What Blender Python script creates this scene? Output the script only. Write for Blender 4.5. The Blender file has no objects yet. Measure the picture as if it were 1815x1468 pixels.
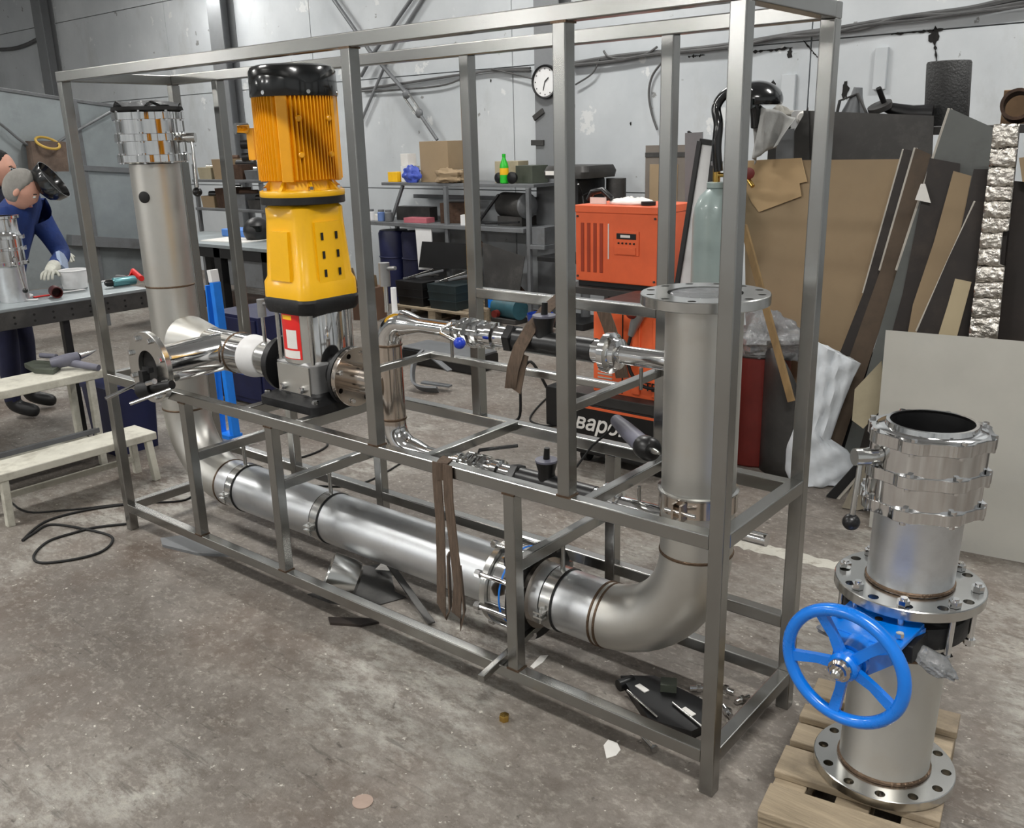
import bpy, bmesh, math, random
from mathutils import Vector, Matrix
random.seed(7)
R = math.radians
V = Vector
sc = bpy.context.scene
COL = sc.collection

# ------------------------------------------------------------------ camera
F_PX, YAW, PITCH, ROLL = 1631.1, -0.69098, -0.29155, -0.02621
CAM = V((0.91744, -1.90279, 1.69872))
fwd = V((math.sin(YAW)*math.cos(PITCH), math.cos(YAW)*math.cos(PITCH), math.sin(PITCH)))
rgt0 = V((math.cos(YAW), -math.sin(YAW), 0)); up0 = rgt0.cross(fwd)
RGT = math.cos(ROLL)*rgt0 + math.sin(ROLL)*up0
UPV = -math.sin(ROLL)*rgt0 + math.cos(ROLL)*up0
cd = bpy.data.cameras.new('camera'); cam = bpy.data.objects.new('camera', cd); COL.objects.link(cam)
cd.sensor_fit = 'HORIZONTAL'; cd.sensor_width = 36; cd.lens = F_PX/1815*36; cd.clip_start = 0.05; cd.clip_end = 100
M = Matrix.Identity(4)
for i in range(3):
    M[i][0], M[i][1], M[i][2], M[i][3] = RGT[i], UPV[i], -fwd[i], CAM[i]
cam.matrix_world = M
sc.camera = cam

# ------------------------------------------------------------------ world, lights, exposure
w = bpy.data.worlds.new('world'); sc.world = w; w.use_nodes = True
w.node_tree.nodes['Background'].inputs[0].default_value = (0.75, 0.82, 0.9, 1)
w.node_tree.nodes['Background'].inputs[1].default_value = 0.25
sc.view_settings.view_transform = 'Standard'; sc.view_settings.look = 'None'
sc.view_settings.exposure = -0.06; sc.view_settings.gamma = 1.0
sc.view_settings.use_curve_mapping = False
sc.cycles.use_denoising = True
sc.cycles.max_bounces = 6; sc.cycles.diffuse_bounces = 3; sc.cycles.glossy_bounces = 4
sc.cycles.sample_clamp_indirect = 4
LAMP_Z = 4.75
LAMPS = [(-9.0, 3.4, 105), (-4.0, 3.6, 110), (1.0, 3.6, 120), (-9.5, -2.5, 110), (-4.5, -2.0, 130), (1.5, -2.0, 170),
         (-9.5, -8.0, 110), (-4.5, -8.0, 130), (1.5, -8.0, 150)]
for i, (x, y, e) in enumerate(LAMPS):
    l = bpy.data.lights.new('hall_lamp_light', 'AREA'); l.shape = 'RECTANGLE'; l.size = 1.5; l.size_y = 0.35
    l.energy = e; l.color = (1.0, 0.985, 0.95)
    o = bpy.data.objects.new('hall_lamp_light', l); o.location = (x, y, LAMP_Z - 0.09); COL.objects.link(o)

# ------------------------------------------------------------------ pixel helpers (1815x1468 frame)
def ray(x, y): return fwd + RGT*((x-907.5)/F_PX) - UPV*((y-734)/F_PX)
def at(x, y, **k):
    d = ray(x, y); (a, v), = k.items(); i = 'XYZ'.index(a)
    return CAM + d*((v-CAM[i])/d[i])
def atp(x, y, P0, n):
    d = ray(x, y); P0 = V(P0); n = V(n)
    return CAM + d*((P0-CAM).dot(n)/d.dot(n))

# ------------------------------------------------------------------ materials
MATS = {}
def nodes(name):
    m = bpy.data.materials.new(name); m.use_nodes = True
    nt = m.node_tree; b = nt.nodes['Principled BSDF']
    return m, nt, b
def lin(c): return tuple((x/12.92 if x <= .04045 else ((x+.055)/1.055)**2.4) for x in c)
def pm(name, c, rough=.5, metal=0., var=.18, scale=6., bump=.0, stretch=(1, 1, 1), dirt=None, dirt_amt=.5, dscale=3., rvar=.1, coat=0, spec=None, bscale=None):
    """procedural material: sRGB colour c, brightness noise, optional dirt tint, noise roughness and bump"""
    if name in MATS: return MATS[name]
    m, nt, b = nodes(name); N = nt.nodes; Lk = nt.links
    tc = N.new('ShaderNodeTexCoord'); mp = N.new('ShaderNodeMapping'); mp.inputs['Scale'].default_value = stretch
    Lk.new(tc.outputs['Object'], mp.inputs[0])
    n1 = N.new('ShaderNodeTexNoise'); n1.inputs['Scale'].default_value = scale; n1.inputs['Detail'].default_value = 6; n1.inputs['Roughness'].default_value = .65
    Lk.new(mp.outputs[0], n1.inputs[0])
    cr = N.new('ShaderNodeValToRGB'); c = lin(c)
    lo = tuple(max(0, x*(1-var*1.6)) for x in c); hi = tuple(min(1, x*(1+var)) for x in c)
    cr.color_ramp.elements[0].color = (*lo, 1); cr.color_ramp.elements[0].position = .3
    cr.color_ramp.elements[1].color = (*hi, 1); cr.color_ramp.elements[1].position = .7
    Lk.new(n1.outputs[0], cr.inputs[0]); out = cr.outputs[0]
    if dirt:
        n2 = N.new('ShaderNodeTexNoise'); n2.inputs['Scale'].default_value = dscale; n2.inputs['Detail'].default_value = 8; n2.inputs['Roughness'].default_value = .7
        Lk.new(tc.outputs['Object'], n2.inputs[0])
        r2 = N.new('ShaderNodeValToRGB'); r2.color_ramp.elements[0].position = .5; r2.color_ramp.elements[1].position = .72
        r2.color_ramp.elements[1].color = (dirt_amt,)*3 + (1,)
        Lk.new(n2.outputs[0], r2.inputs[0])
        mx = N.new('ShaderNodeMix'); mx.data_type = 'RGBA'; Lk.new(r2.outputs[0], mx.inputs['Factor'])
        Lk.new(out, mx.inputs[6]); mx.inputs[7].default_value = (*lin(dirt), 1); out = mx.outputs[2]
    Lk.new(out, b.inputs['Base Color'])
    b.inputs['Metallic'].default_value = metal
    if spec is not None: b.inputs['Specular IOR Level'].default_value = spec
    if coat: b.inputs['Coat Weight'].default_value = coat; b.inputs['Coat Roughness'].default_value = .1
    mr = N.new('ShaderNodeMapRange'); mr.inputs['To Min'].default_value = max(.02, rough-rvar); mr.inputs['To Max'].default_value = min(1, rough+rvar)
    Lk.new(n1.outputs[0], mr.inputs[0]); Lk.new(mr.outputs[0], b.inputs['Roughness'])
    if bump:
        n3 = N.new('ShaderNodeTexNoise'); n3.inputs['Scale'].default_value = bscale or scale*3; n3.inputs['Detail'].default_value = 5
        Lk.new(mp.outputs[0], n3.inputs[0])
        bp = N.new('ShaderNodeBump'); bp.inputs['Strength'].default_value = bump; bp.inputs['Distance'].default_value = .02
        Lk.new(n3.outputs[0], bp.inputs['Height']); Lk.new(bp.outputs[0], b.inputs['Normal'])
    MATS[name] = m
    return m
def emis(name, c, s):
    m, nt, b = nodes(name); b.inputs['Base Color'].default_value = (*c, 1)
    b.inputs['Emission Color'].default_value = (*c, 1); b.inputs['Emission Strength'].default_value = s
    MATS[name] = m; return m

STEEL = pm('brushed_steel_tube', (.63, .63, .62), .25, 1, .05, 2.5, dirt=(.48, .44, .40), dirt_amt=.3, dscale=2, rvar=.04)
PIPE = pm('satin_steel_pipe', (.86, .87, .88), .38, 1, .07, 3, stretch=(1, 3, 3), dirt=(.62, .59, .56), dirt_amt=.4, dscale=3, rvar=.1)
MATTE = pm('pickled_steel', (.80, .795, .775), .44, 1, .06, 4, dirt=(.66, .60, .53), dirt_amt=.4, dscale=2, rvar=.06)
POL = pm('polished_steel', (.86, .86, .86), .10, 1, .03, 6, rvar=.05)
SATIN = pm('turned_steel', (.80, .80, .79), .22, 1, .05, 9, rvar=.06)
WELD = pm('weld_seam', (.45, .38, .32), .45, 1, .2, 40, bump=.3)
HEAT = pm('heat_tinted_steel', (.80, .76, .72), .16, 1, .12, 7, rvar=.06)
BLACK = pm('black_paint', (.075, .075, .08), .45, 0, .25, 8)
BLACKP = pm('black_plastic', (.06, .06, .065), .35, 0, .2, 10)
RUBBER = pm('black_rubber', (.05, .05, .05), .7, 0, .3, 12)
CAST = pm('black_cast_iron', (.10, .10, .105), .5, .2, .25, 12, bump=.1)
YEL = pm('yellow_enamel', (.98, .74, .03), .35, 0, .05, 5, coat=.3)
YELD = pm('yellow_motor_enamel', (.96, .66, .05), .38, 0, .06, 5, coat=.2)
ORANGE = pm('orange_enamel', (.92, .41, .23), .42, 0, .06, 5)
BLUE = pm('blue_gloss_paint', (.01, .46, .86), .28, 0, .06, 8, coat=.5)
BLUEF = pm('blue_flat_paint', (.08, .50, .92), .5, 0, .1, 8)
WHITEP = pm('white_plastic', (.88, .88, .88), .45, 0, .05, 6)
PAPER = pm('paper_label', (.90, .89, .87), .7, 0, .05, 10)
REDL = pm('red_label', (.88, .12, .10), .5, 0, .08, 10)
YLAB = pm('yellow_label', (.98, .75, .1), .5, 0, .08, 10)
CARD = pm('cardboard', (.60, .52, .41), .8, 0, .06, 3, dirt=(.55, .46, .35), dirt_amt=.5, dscale=2)
WOOD = pm('raw_pallet_wood', (.62, .56, .47), .75, 0, .16, 5, stretch=(1, 8, 8), dirt=(.36, .32, .28), dirt_amt=.7, dscale=4, bump=.2)
WOODD = pm('dark_old_wood', (.42, .33, .24), .8, 0, .25, 5, stretch=(6, 6, 1), bump=.2)
WPAINT = pm('worn_white_painted_wood', (.78, .77, .72), .7, 0, .1, 6, dirt=(.45, .42, .37), dirt_amt=.6, dscale=7, bump=.15)
GREYST = pm('grey_painted_steel', (.46, .47, .48), .5, .3, .12, 4, dirt=(.30, .28, .26), dirt_amt=.5, dscale=5)
GALV = pm('galvanised_sheet', (.62, .65, .66), .45, .6, .1, 2.5, dirt=(.45, .46, .46), dirt_amt=.5, dscale=1.5, rvar=.12)
COLM = pm('grey_column_paint', (.48, .49, .50), .55, 0, .12, 3, dirt=(.36, .36, .35), dirt_amt=.5, dscale=3)
DARKST = pm('dark_mill_steel', (.27, .265, .26), .5, .4, .2, 3, dirt=(.45, .44, .42), dirt_amt=.35, dscale=3)
BROWNB = pm('dark_brown_board', (.16, .13, .115), .6, 0, .3, 3, dirt=(.30, .26, .22), dirt_amt=.4, dscale=3)
GREYB = pm('grey_laminate_board', (.36, .37, .36), .5, 0, .12, 3, dirt=(.24, .23, .22), dirt_amt=.6, dscale=2.5)
EDGE = pm('pale_board_edge', (.72, .70, .66), .6, 0, .1, 8)
STRAP = pm('brown_textile_sling', (.36, .30, .25), .9, 0, .25, 30, stretch=(4, 4, .6), bump=.3)
NAVY = pm('navy_cloth', (.075, .085, .20), .85, 0, .25, 6, bump=.3)
JACKET = pm('blue_work_jacket', (.11, .21, .45), .85, 0, .25, 5, bump=.4)
SKIN = pm('skin', (.80, .60, .52), .55, 0, .08, 9)
HAIR = pm('dark_hair', (.09, .08, .08), .8, 0, .3, 20, bump=.3)
HOOD = pm('grey_balaclava', (.52, .51, .49), .9, 0, .15, 12, bump=.2)
GLOVE = pm('pale_work_glove', (.74, .74, .70), .85, 0, .15, 14, bump=.2)
HELM = pm('glossy_black_shell', (.05, .055, .06), .18, 0, .2, 5, coat=.6)
GLASSG = pm('dark_glass_visor', (.03, .05, .045), .08, 0, .1, 4)
MINT = pm('pale_green_bottle_paint', (.58, .64, .63), .4, .1, .07, 4, dirt=(.46, .50, .48), dirt_amt=.4, dscale=4, coat=.3)
BAG = pm('white_woven_sack', (.84, .86, .88), .6, 0, .06, 12, bump=.25, bscale=14)
FILM = pm('crinkled_plastic_film', (.80, .81, .82), .18, 0, .12, 18, bump=.8, bscale=30)
FILM.node_tree.nodes['Principled BSDF'].inputs['Transmission Weight'].default_value = .75
FOIL = pm('crinkled_foil_insulation', (.80, .78, .75), .28, 1, .1, 10, bump=.9, bscale=25)
REDP = pm('dull_red_paint', (.40, .10, .07), .5, 0, .2, 4)
REDS = pm('bright_red_plastic', (.90, .16, .14), .45, 0, .1, 6)
MAROON = pm('maroon_tube_inside', (.30, .08, .07), .5, 0, .2, 6)
GREEN = pm('green_bottle_plastic', (.16, .72, .18), .25, 0, .1, 6)
BLUEB = pm('blue_plastic_bag', (.28, .36, .74), .35, 0, .2, 9, bump=.4)
NAVYP = pm('navy_plastic', (.10, .12, .27), .45, 0, .15, 5)
BEIGE = pm('beige_plastic', (.66, .62, .52), .6, 0, .1, 5)
BRASS = pm('brass_fitting', (.80, .66, .36), .25, 1, .1, 8)
OLIVE = pm('olive_plastic', (.28, .30, .26), .6, 0, .2, 6)
TOOLG = pm('grey_tool_body', (.40, .40, .45), .5, 0, .15, 8)
TEAL = pm('teal_machine_paint', (.18, .34, .38), .5, 0, .2, 6)
RUST = pm('rusty_steel', (.30, .22, .17), .75, .3, .3, 10, bump=.3)
CHAMBER = pm('cast_grey_head', (.60, .60, .60), .45, .8, .08, 10)
DISCM = pm('worn_cutting_disc', (.66, .58, .53), .8, 0, .1, 10)
LAMPM = emis('lamp_diffuser', (1.0, .98, .94), 14.0)

def floor_mat():
    m, nt, b = nodes('worn_concrete_floor'); N = nt.nodes; Lk = nt.links
    tc = N.new('ShaderNodeTexCoord')
    def noise(s, d=8, r=.65, st=None, rot=0):
        src = tc.outputs['Object']
        if st:
            mp = N.new('ShaderNodeMapping'); mp.inputs['Scale'].default_value = st; mp.inputs['Rotation'].default_value = (0, 0, rot)
            Lk.new(src, mp.inputs[0]); src = mp.outputs[0]
        n = N.new('ShaderNodeTexNoise'); n.inputs['Scale'].default_value = s; n.inputs['Detail'].default_value = d; n.inputs['Roughness'].default_value = r
        Lk.new(src, n.inputs[0]); return n.outputs[0]
    def ramp(v, p0, p1, c0=(0, 0, 0), c1=(1, 1, 1)):
        r = N.new('ShaderNodeValToRGB'); r.color_ramp.elements[0].position = p0; r.color_ramp.elements[1].position = p1
        r.color_ramp.elements[0].color = (*c0, 1); r.color_ramp.elements[1].color = (*c1, 1); Lk.new(v, r.inputs[0]); return r.outputs[0]
    def mix(f, a, c):
        x = N.new('ShaderNodeMix'); x.data_type = 'RGBA'; Lk.new(f, x.inputs['Factor']); Lk.new(a, x.inputs[6])
        if isinstance(c, tuple): x.inputs[7].default_value = (*c, 1)
        else: Lk.new(c, x.inputs[7])
        return x.outputs[2]
    def mul(a, c):
        x = N.new('ShaderNodeMath'); x.operation = 'MULTIPLY'; Lk.new(a, x.inputs[0])
        if isinstance(c, float): x.inputs[1].default_value = c
        else: Lk.new(c, x.inputs[1])
        return x.outputs[0]
    base = ramp(noise(1.1, 8, .7), .3, .7, lin((.41, .385, .36)), lin((.56, .535, .505)))
    fine = ramp(noise(16, 10, .8), .40, .66, (0, 0, 0), (.75, .75, .75))
    c = mix(fine, base, lin((.37, .335, .305)))
    brown = ramp(noise(1.6, 8, .65, (1, 1, 1), 1.0), .50, .66, (0, 0, 0), (.65, .65, .65))
    c = mix(brown, c, lin((.37, .31, .265)))
    patch = mul(ramp(noise(.85, 5, .6, (1.2, .8, 1), .5), .50, .62), ramp(noise(8, 10, .8, (1, 2.0, 1), .69), .44, .60, (0, 0, 0), (.85, .85, .85)))
    c = mix(patch, c, lin((.67, .66, .63)))
    mott = ramp(noise(34, 6, .7, (1, 1.5, 1), .69), .52, .66, (0, 0, 0), (.5, .5, .5))
    c = mix(mott, c, lin((.66, .64, .60)))
    specks = ramp(noise(46, 3, .6), .685, .73, (0, 0, 0), (.9, .9, .9))
    c = mix(specks, c, lin((.80, .78, .74)))
    dsp = ramp(noise(20, 6, .65, (1, 1.3, 1), .3), .62, .70, (0, 0, 0), (.75, .75, .75))
    c = mix(dsp, c, lin((.24, .215, .195)))
    # trowel scratches running across the hall
    scr = mul(ramp(noise(6, 6, .6, (.8, 8, 1), .78), .60, .67, (0, 0, 0), (.6, .6, .6)), ramp(noise(1.3, 3), .42, .58))
    c = mix(scr, c, lin((.30, .28, .26)))
    Lk.new(c, b.inputs['Base Color'])
    rr = N.new('ShaderNodeMapRange'); rr.inputs['To Min'].default_value = .42; rr.inputs['To Max'].default_value = .8
    Lk.new(noise(3, 6), rr.inputs[0]); Lk.new(rr.outputs[0], b.inputs['Roughness'])
    bp = N.new('ShaderNodeBump'); bp.inputs['Strength'].default_value = .6; bp.inputs['Distance'].default_value = .012
    Lk.new(noise(14, 8, .7), bp.inputs['Height']); Lk.new(bp.outputs[0], b.inputs['Normal'])
    return m
def wall_mat():
    m, nt, b = nodes('dirty_white_wall'); N = nt.nodes; Lk = nt.links
    tc = N.new('ShaderNodeTexCoord')
    def noise(s, d=6, r=.6, st=(1, 1, 1)):
        mp = N.new('ShaderNodeMapping'); mp.inputs['Scale'].default_value = st; Lk.new(tc.outputs['Object'], mp.inputs[0])
        n = N.new('ShaderNodeTexNoise'); n.inputs['Scale'].default_value = s; n.inputs['Detail'].default_value = d; n.inputs['Roughness'].default_value = r
        Lk.new(mp.outputs[0], n.inputs[0]); return n.outputs[0]
    def ramp(v, p0, p1, c0, c1):
        r = N.new('ShaderNodeValToRGB'); r.color_ramp.elements[0].position = p0; r.color_ramp.elements[1].position = p1
        r.color_ramp.elements[0].color = (*c0, 1); r.color_ramp.elements[1].color = (*c1, 1); Lk.new(v, r.inputs[0]); return r.outputs[0]
    def mix(f, a, c):
        x = N.new('ShaderNodeMix'); x.data_type = 'RGBA'; Lk.new(f, x.inputs['Factor']); Lk.new(a, x.inputs[6]); x.inputs[7].default_value = (*c, 1); return x.outputs[2]
    c = ramp(noise(.7), .3, .7, lin((.68, .70, .715)), lin((.80, .815, .825)))
    c = mix(ramp(noise(1.2, 8, .7, (1, 1, .5)), .55, .75, (0, 0, 0), (.5, .5, .5)), c, lin((.58, .58, .56)))
    c = mix(ramp(noise(7, 5, .6), .69, .715, (0, 0, 0), (.7, .7, .7)), c, lin((.38, .37, .35)))
    c = mix(ramp(noise(3.1, 7, .65), .64, .66, (0, 0, 0), (.5, .5, .5)), c, lin((.90, .90, .89)))
    Lk.new(c, b.inputs['Base Color']); b.inputs['Roughness'].default_value = .7
    return m
FLOORM = floor_mat(); WALLM = wall_mat()
CEILM = pm('pale_ceiling', (.80, .81, .82), .8, 0, .1, 2)
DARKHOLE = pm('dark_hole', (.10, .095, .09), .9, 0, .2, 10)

# ------------------------------------------------------------------ mesh builder
class MB:
    def __init__(s): s.v = []; s.f = []; s.flat_ = False; s.rnd = False
    def add(s, v, f):
        k = len(s.v); s.v += [V(p) for p in v]; s.f += [tuple(i+k for i in q) for q in f]; return s
    def loft(s, rings, cap=True, closed=True):
        n = len(rings[0]); v = [p for r in rings for p in r]; f = []
        for a in range(len(rings)-1):
            for i in range(n if closed else n-1):
                j = (i+1) % n; f.append((a*n+i, a*n+j, (a+1)*n+j, (a+1)*n+i))
        if cap: f.append(tuple(range(n-1, -1, -1))); f.append(tuple((len(rings)-1)*n+i for i in range(n)))
        return s.add(v, f)
    def lathe(s, o, ax, prof, seg=32, a0=0, cap=True):
        o = V(o); ax = V(ax).normalized(); u = ax.orthogonal().normalized() if abs(ax.z) < .99 else V((1, 0, 0)); v = ax.cross(u)
        return s.loft([[o+ax*h+(u*math.cos(a0+2*math.pi*i/seg)+v*math.sin(a0+2*math.pi*i/seg))*max(r, 1e-5) for i in range(seg)] for r, h in prof], cap)
    def cyl(s, p0, p1, r, r1=None, seg=20, cap=True):
        s.rnd = True; p0 = V(p0); p1 = V(p1); return s.lathe(p0, p1-p0, [(r, 0), (r if r1 is None else r1, (p1-p0).length)], seg, cap=cap)
    def torus(s, o, ax, R_, r, seg=40, rs=12):
        o = V(o); ax = V(ax).normalized(); u = ax.orthogonal().normalized(); v = ax.cross(u); rings = []
        for i in range(seg):
            a = 2*math.pi*i/seg; d = u*math.cos(a)+v*math.sin(a)
            rings.append([o+d*(R_+r*math.cos(2*math.pi*k/rs))+ax*(r*math.sin(2*math.pi*k/rs)) for k in range(rs)])
        return s.loft(rings+[rings[0]], cap=False)
    def path(s, pts, r, seg=10, cap=True, flat=None):
        s.rnd = flat is None; pts = [V(p) for p in pts]; rs = r if isinstance(r, (list, tuple)) else [r]*len(pts)
        t = [(pts[min(i+1, len(pts)-1)]-pts[max(i-1, 0)]).normalized() for i in range(len(pts))]
        u = t[0].orthogonal().normalized() if flat is None else V(flat); rings = []
        for i, p in enumerate(pts):
            u = (u-t[i]*u.dot(t[i])).normalized(); v = t[i].cross(u)
            if flat is None: rings.append([p+(u*math.cos(2*math.pi*k/seg)+v*math.sin(2*math.pi*k/seg))*rs[i] for k in range(seg)])
            else:
                a, b_ = rs[i]; rings.append([p+u*a+v*b_, p-u*a+v*b_, p-u*a-v*b_, p+u*a-v*b_])
        return s.loft(rings, cap)
    def box(s, c, d, rot=None):
        c = V(c); x, y, z = [q/2 for q in d]; P = [V((i*x, j*y, k*z)) for i in (-1, 1) for j in (-1, 1) for k in (-1, 1)]
        if rot is not None: P = [rot @ p for p in P]
        return s.add([c+p for p in P], [(0, 1, 3, 2), (4, 6, 7, 5), (0, 4, 5, 1), (2, 3, 7, 6), (0, 2, 6, 4), (1, 5, 7, 3)])
    def bmm(s, a, b): return s.box([(p+q)/2 for p, q in zip(a, b)], [abs(q-p) for p, q in zip(a, b)])
    def rbox(s, c, d, axis=2, ch=.004, rot=None):
        """box with rounded long edges along axis and slightly chamfered ends"""
        s.flat_ = True
        c = V(c); ax = [i for i in range(3) if i != axis]; a, b_ = d[ax[0]]/2, d[ax[1]]/2; L = d[axis]/2
        ch = min(ch, a*.9, b_*.9)
        def sec(k, q):
            P = []
            for (sx, sy) in ((1, 1), (-1, 1), (-1, -1), (1, -1)):
                for t in range(4):
                    an = math.atan2(sy, sx)-math.pi/4+t*math.pi/6
                    p = [0, 0, 0]; p[ax[0]] = sx*(a-ch)+math.cos(an)*(ch-q); p[ax[1]] = sy*(b_-ch)+math.sin(an)*(ch-q); p[axis] = k
                    p = V(p); P.append(c+(rot @ p if rot is not None else p))
            return P
        e = min(.0015, ch*.5)
        return s.loft([sec(-L, e), sec(-L+e, 0), sec(L-e, 0), sec(L, e)])
    def rmm(s, a, b, axis=2, ch=.004): return s.rbox([(p+q)/2 for p, q in zip(a, b)], [abs(q-p) for p, q in zip(a, b)], axis, ch)
    def beam(s, p0, p1, w_, h, up=(0, 0, 1), ch=.003):
        p0 = V(p0); p1 = V(p1); z = (p1-p0).normalized(); y = V(up); y = (y-z*y.dot(z)).normalized(); x = y.cross(z)
        m = Matrix((x, y, z)).transposed(); return s.rbox((p0+p1)/2, (w_, h, (p1-p0).length), 2, ch, m)
    def prism(s, poly, n, th):
        n = V(n).normalized()*th; k = len(poly); P = [V(p) for p in poly]
        return s.add(P+[p+n for p in P], [tuple(range(k-1, -1, -1)), tuple(range(k, 2*k))]+[(i, (i+1) % k, k+(i+1) % k, k+i) for i in range(k)])
    def ell(s, c, r, seg=20, rings=12, rot=None, fn=None):
        c = V(c); rr = []
        for a in range(rings+1):
            th = math.pi*a/rings; row = []
            for i in range(seg):
                ph = 2*math.pi*i/seg; p = V((math.sin(th)*math.cos(ph), math.sin(th)*math.sin(ph), math.cos(th)))
                if a in (0, rings): p = V((1e-4*math.cos(ph), 1e-4*math.sin(ph), p.z))
                if fn: p = fn(p)
                p = V((p.x*r[0], p.y*r[1], p.z*r[2])); row.append(c+(rot @ p if rot is not None else p))
            rr.append(row)
        return s.loft(rr)
    def grid(s, fn, nu, nv):
        v = [fn(i/nu, j/nv) for j in range(nv+1) for i in range(nu+1)]
        return s.add(v, [(j*(nu+1)+i, j*(nu+1)+i+1, (j+1)*(nu+1)+i+1, (j+1)*(nu+1)+i) for j in range(nv) for i in range(nu)])

OFF = {}
def tag(o, label=None, cat=None, group=None, kind=None):
    if label: o['label'] = label
    if cat: o['category'] = cat
    if group: o['group'] = group
    if kind: o['kind'] = kind
    return o
def mk(name, mb, mat, parent=None, ang=35, label=None, solid=0, kind=None):
    off = OFF[parent.name] if parent is not None else None
    if parent is None:
        mn = V([min(p[i] for p in mb.v) for i in range(3)]); mxx = V([max(p[i] for p in mb.v) for i in range(3)])
        off = V(((mn.x+mxx.x)/2, (mn.y+mxx.y)/2, mn.z))
    me = bpy.data.meshes.new(name); me.from_pydata([p-off for p in mb.v], [], mb.f)
    bm = bmesh.new(); bm.from_mesh(me); bmesh.ops.remove_doubles(bm, verts=bm.verts, dist=1e-6)
    bmesh.ops.recalc_face_normals(bm, faces=bm.faces); bm.to_mesh(me); bm.free()
    for p in me.polygons: p.use_smooth = True
    if ang == 35: ang = 12 if mb.flat_ else (50 if mb.rnd else 35)
    me.set_sharp_from_angle(angle=R(ang))
    for m_ in (mat if isinstance(mat, (list, tuple)) else [mat]): me.materials.append(m_)
    o = bpy.data.objects.new(name, me); COL.objects.link(o)
    if parent is not None: o.parent = parent
    else: o.location = off
    OFF[o.name] = V(off)
    if solid:
        md = o.modifiers.new('thickness', 'SOLIDIFY'); md.thickness = solid; md.offset = 0
    if label: o['label'] = label
    if kind: o['kind'] = kind
    return o
def thing(name, label, cat, loc, group=None, rot=None, local=False):
    o = bpy.data.objects.new(name, None); COL.objects.link(o); o.location = loc; o.empty_display_size = .05
    if rot is not None: o.rotation_euler = rot
    OFF[o.name] = V((0, 0, 0)) if (local or rot is not None) else V(loc)
    return tag(o, label, cat, group)
def one(name, mb, mat, label, cat, group=None, ang=35, solid=0):
    return tag(mk(name, mb, mat, None, ang, solid=solid), label, cat, group)
def struct(name, mb, mat, ang=35): return tag(mk(name, mb, mat, None, ang), kind='structure')
def text(name, body, size, mat, parent, P, xdir, ydir, shear=0., ext=.0008):
    """flat lettering as a real mesh lying on a surface"""
    cu = bpy.data.curves.new(name, 'FONT'); cu.body = body; cu.size = size; cu.shear = shear; cu.extrude = ext; cu.align_x = 'CENTER'; cu.align_y = 'CENTER'; cu.offset = size*.018
    t = bpy.data.objects.new(name, cu); COL.objects.link(t); dg = bpy.context.evaluated_depsgraph_get()
    me = bpy.data.meshes.new_from_object(t.evaluated_get(dg)); bpy.data.objects.remove(t)
    x = V(xdir).normalized(); y = V(ydir).normalized(); z = x.cross(y); mat3 = Matrix((x, y, z)).transposed(); off = OFF[parent.name]
    for v in me.vertices: v.co = mat3 @ v.co + V(P) - off
    me.materials.clear(); me.materials.append(mat); me.name = name
    o = bpy.data.objects.new(name, me); COL.objects.link(o); o.parent = parent; OFF[o.name] = off; return o
def circ(o, ax, r, n, a0=0):
    o = V(o); ax = V(ax).normalized(); u = ax.orthogonal().normalized() if abs(ax.z) < .99 else V((1, 0, 0)); v = ax.cross(u)
    return [o+(u*math.cos(a0+2*math.pi*i/n)+v*math.sin(a0+2*math.pi*i/n))*r for i in range(n)]
def flange_holes(name, o, ax, ro, ri, th, nh, rh, rb, mat, parent, seg=64):
    """flat ring flange with real bolt holes"""
    o = V(o); ax = V(ax).normalized()
    a = MB().lathe(o, ax, [(ri, 0), (ro-.002, 0), (ro, .002), (ro, th-.002), (ro-.002, th), (ri, th), (ri, 0)], seg, cap=False)
    fo = mk(name, a, mat, parent, 30)
    c = MB()
    for p in circ(o, ax, rb, nh, math.pi/nh): c.cyl(p-ax*.02, p+ax*(th+.02), rh, seg=12)
    co = mk('cut', c, mat, parent, 30)
    md = fo.modifiers.new('holes', 'BOOLEAN'); md.operation = 'DIFFERENCE'; md.object = co; md.solver = 'EXACT'
    dg = bpy.context.evaluated_depsgraph_get(); me = bpy.data.meshes.new_from_object(fo.evaluated_get(dg)); fo.modifiers.clear()
    me.set_sharp_from_angle(angle=R(30)); fo.data = me; me.name = name
    bpy.data.objects.remove(co); return fo
def bolts(o, ax, rb, n, th, r, mat, parent, a0=0, name='bolt', two=True):
    ax = V(ax).normalized()
    for p in circ(o, ax, rb, n, a0):
        q = r*.7
        pr = [(r, th), (r, th+r*1.1), (r*.8, th+r*1.25)]
        if two: pr = [(r*.8, -r*1.25), (r, -r*1.1), (r, 0), (q, 0), (q, th)]+pr
        b = MB().lathe(p, ax, pr, 6)
        mk(name, b, mat, parent, 25)

# ================================================================== the hall
X0, X1, Y0, Y1, CZ = -17.0, 5.0, -11.0, 5.5, 5.0
struct('floor', MB().bmm((X0, Y0, -.1), (X1, Y1, 0)), FLOORM)
struct('ceiling', MB().bmm((X0, Y0, CZ), (X1, Y1, CZ+.1)), CEILM)
wb = struct('wall_back', MB().bmm((X0, Y1+.03, 0), (X1, Y1+.15, CZ)), COLM)
struct('wall_front', MB().bmm((X0, Y0-.12, 0), (X1, Y0, CZ)), WALLM)
struct('wall_left', MB().bmm((X0-.12, Y0, 0), (X0, Y1+.15, CZ)), WALLM)
struct('wall_right', MB().bmm((X1, Y0, 0), (X1+.12, Y1+.15, CZ)), WALLM)
zs = [0, 1.19, 2.36, 3.55, CZ]
for k in range(4):
    x = X0+.004 + (0 if k % 2 else 0)
    while x < X1-.01:
        x2 = min(x+2.98, X1-.004)
        mk('wall_panel', MB().bmm((x, Y1, zs[k]+.004), (x2-.012, Y1+.03, zs[k+1]-.006)), WALLM, wb); x = x2
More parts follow.
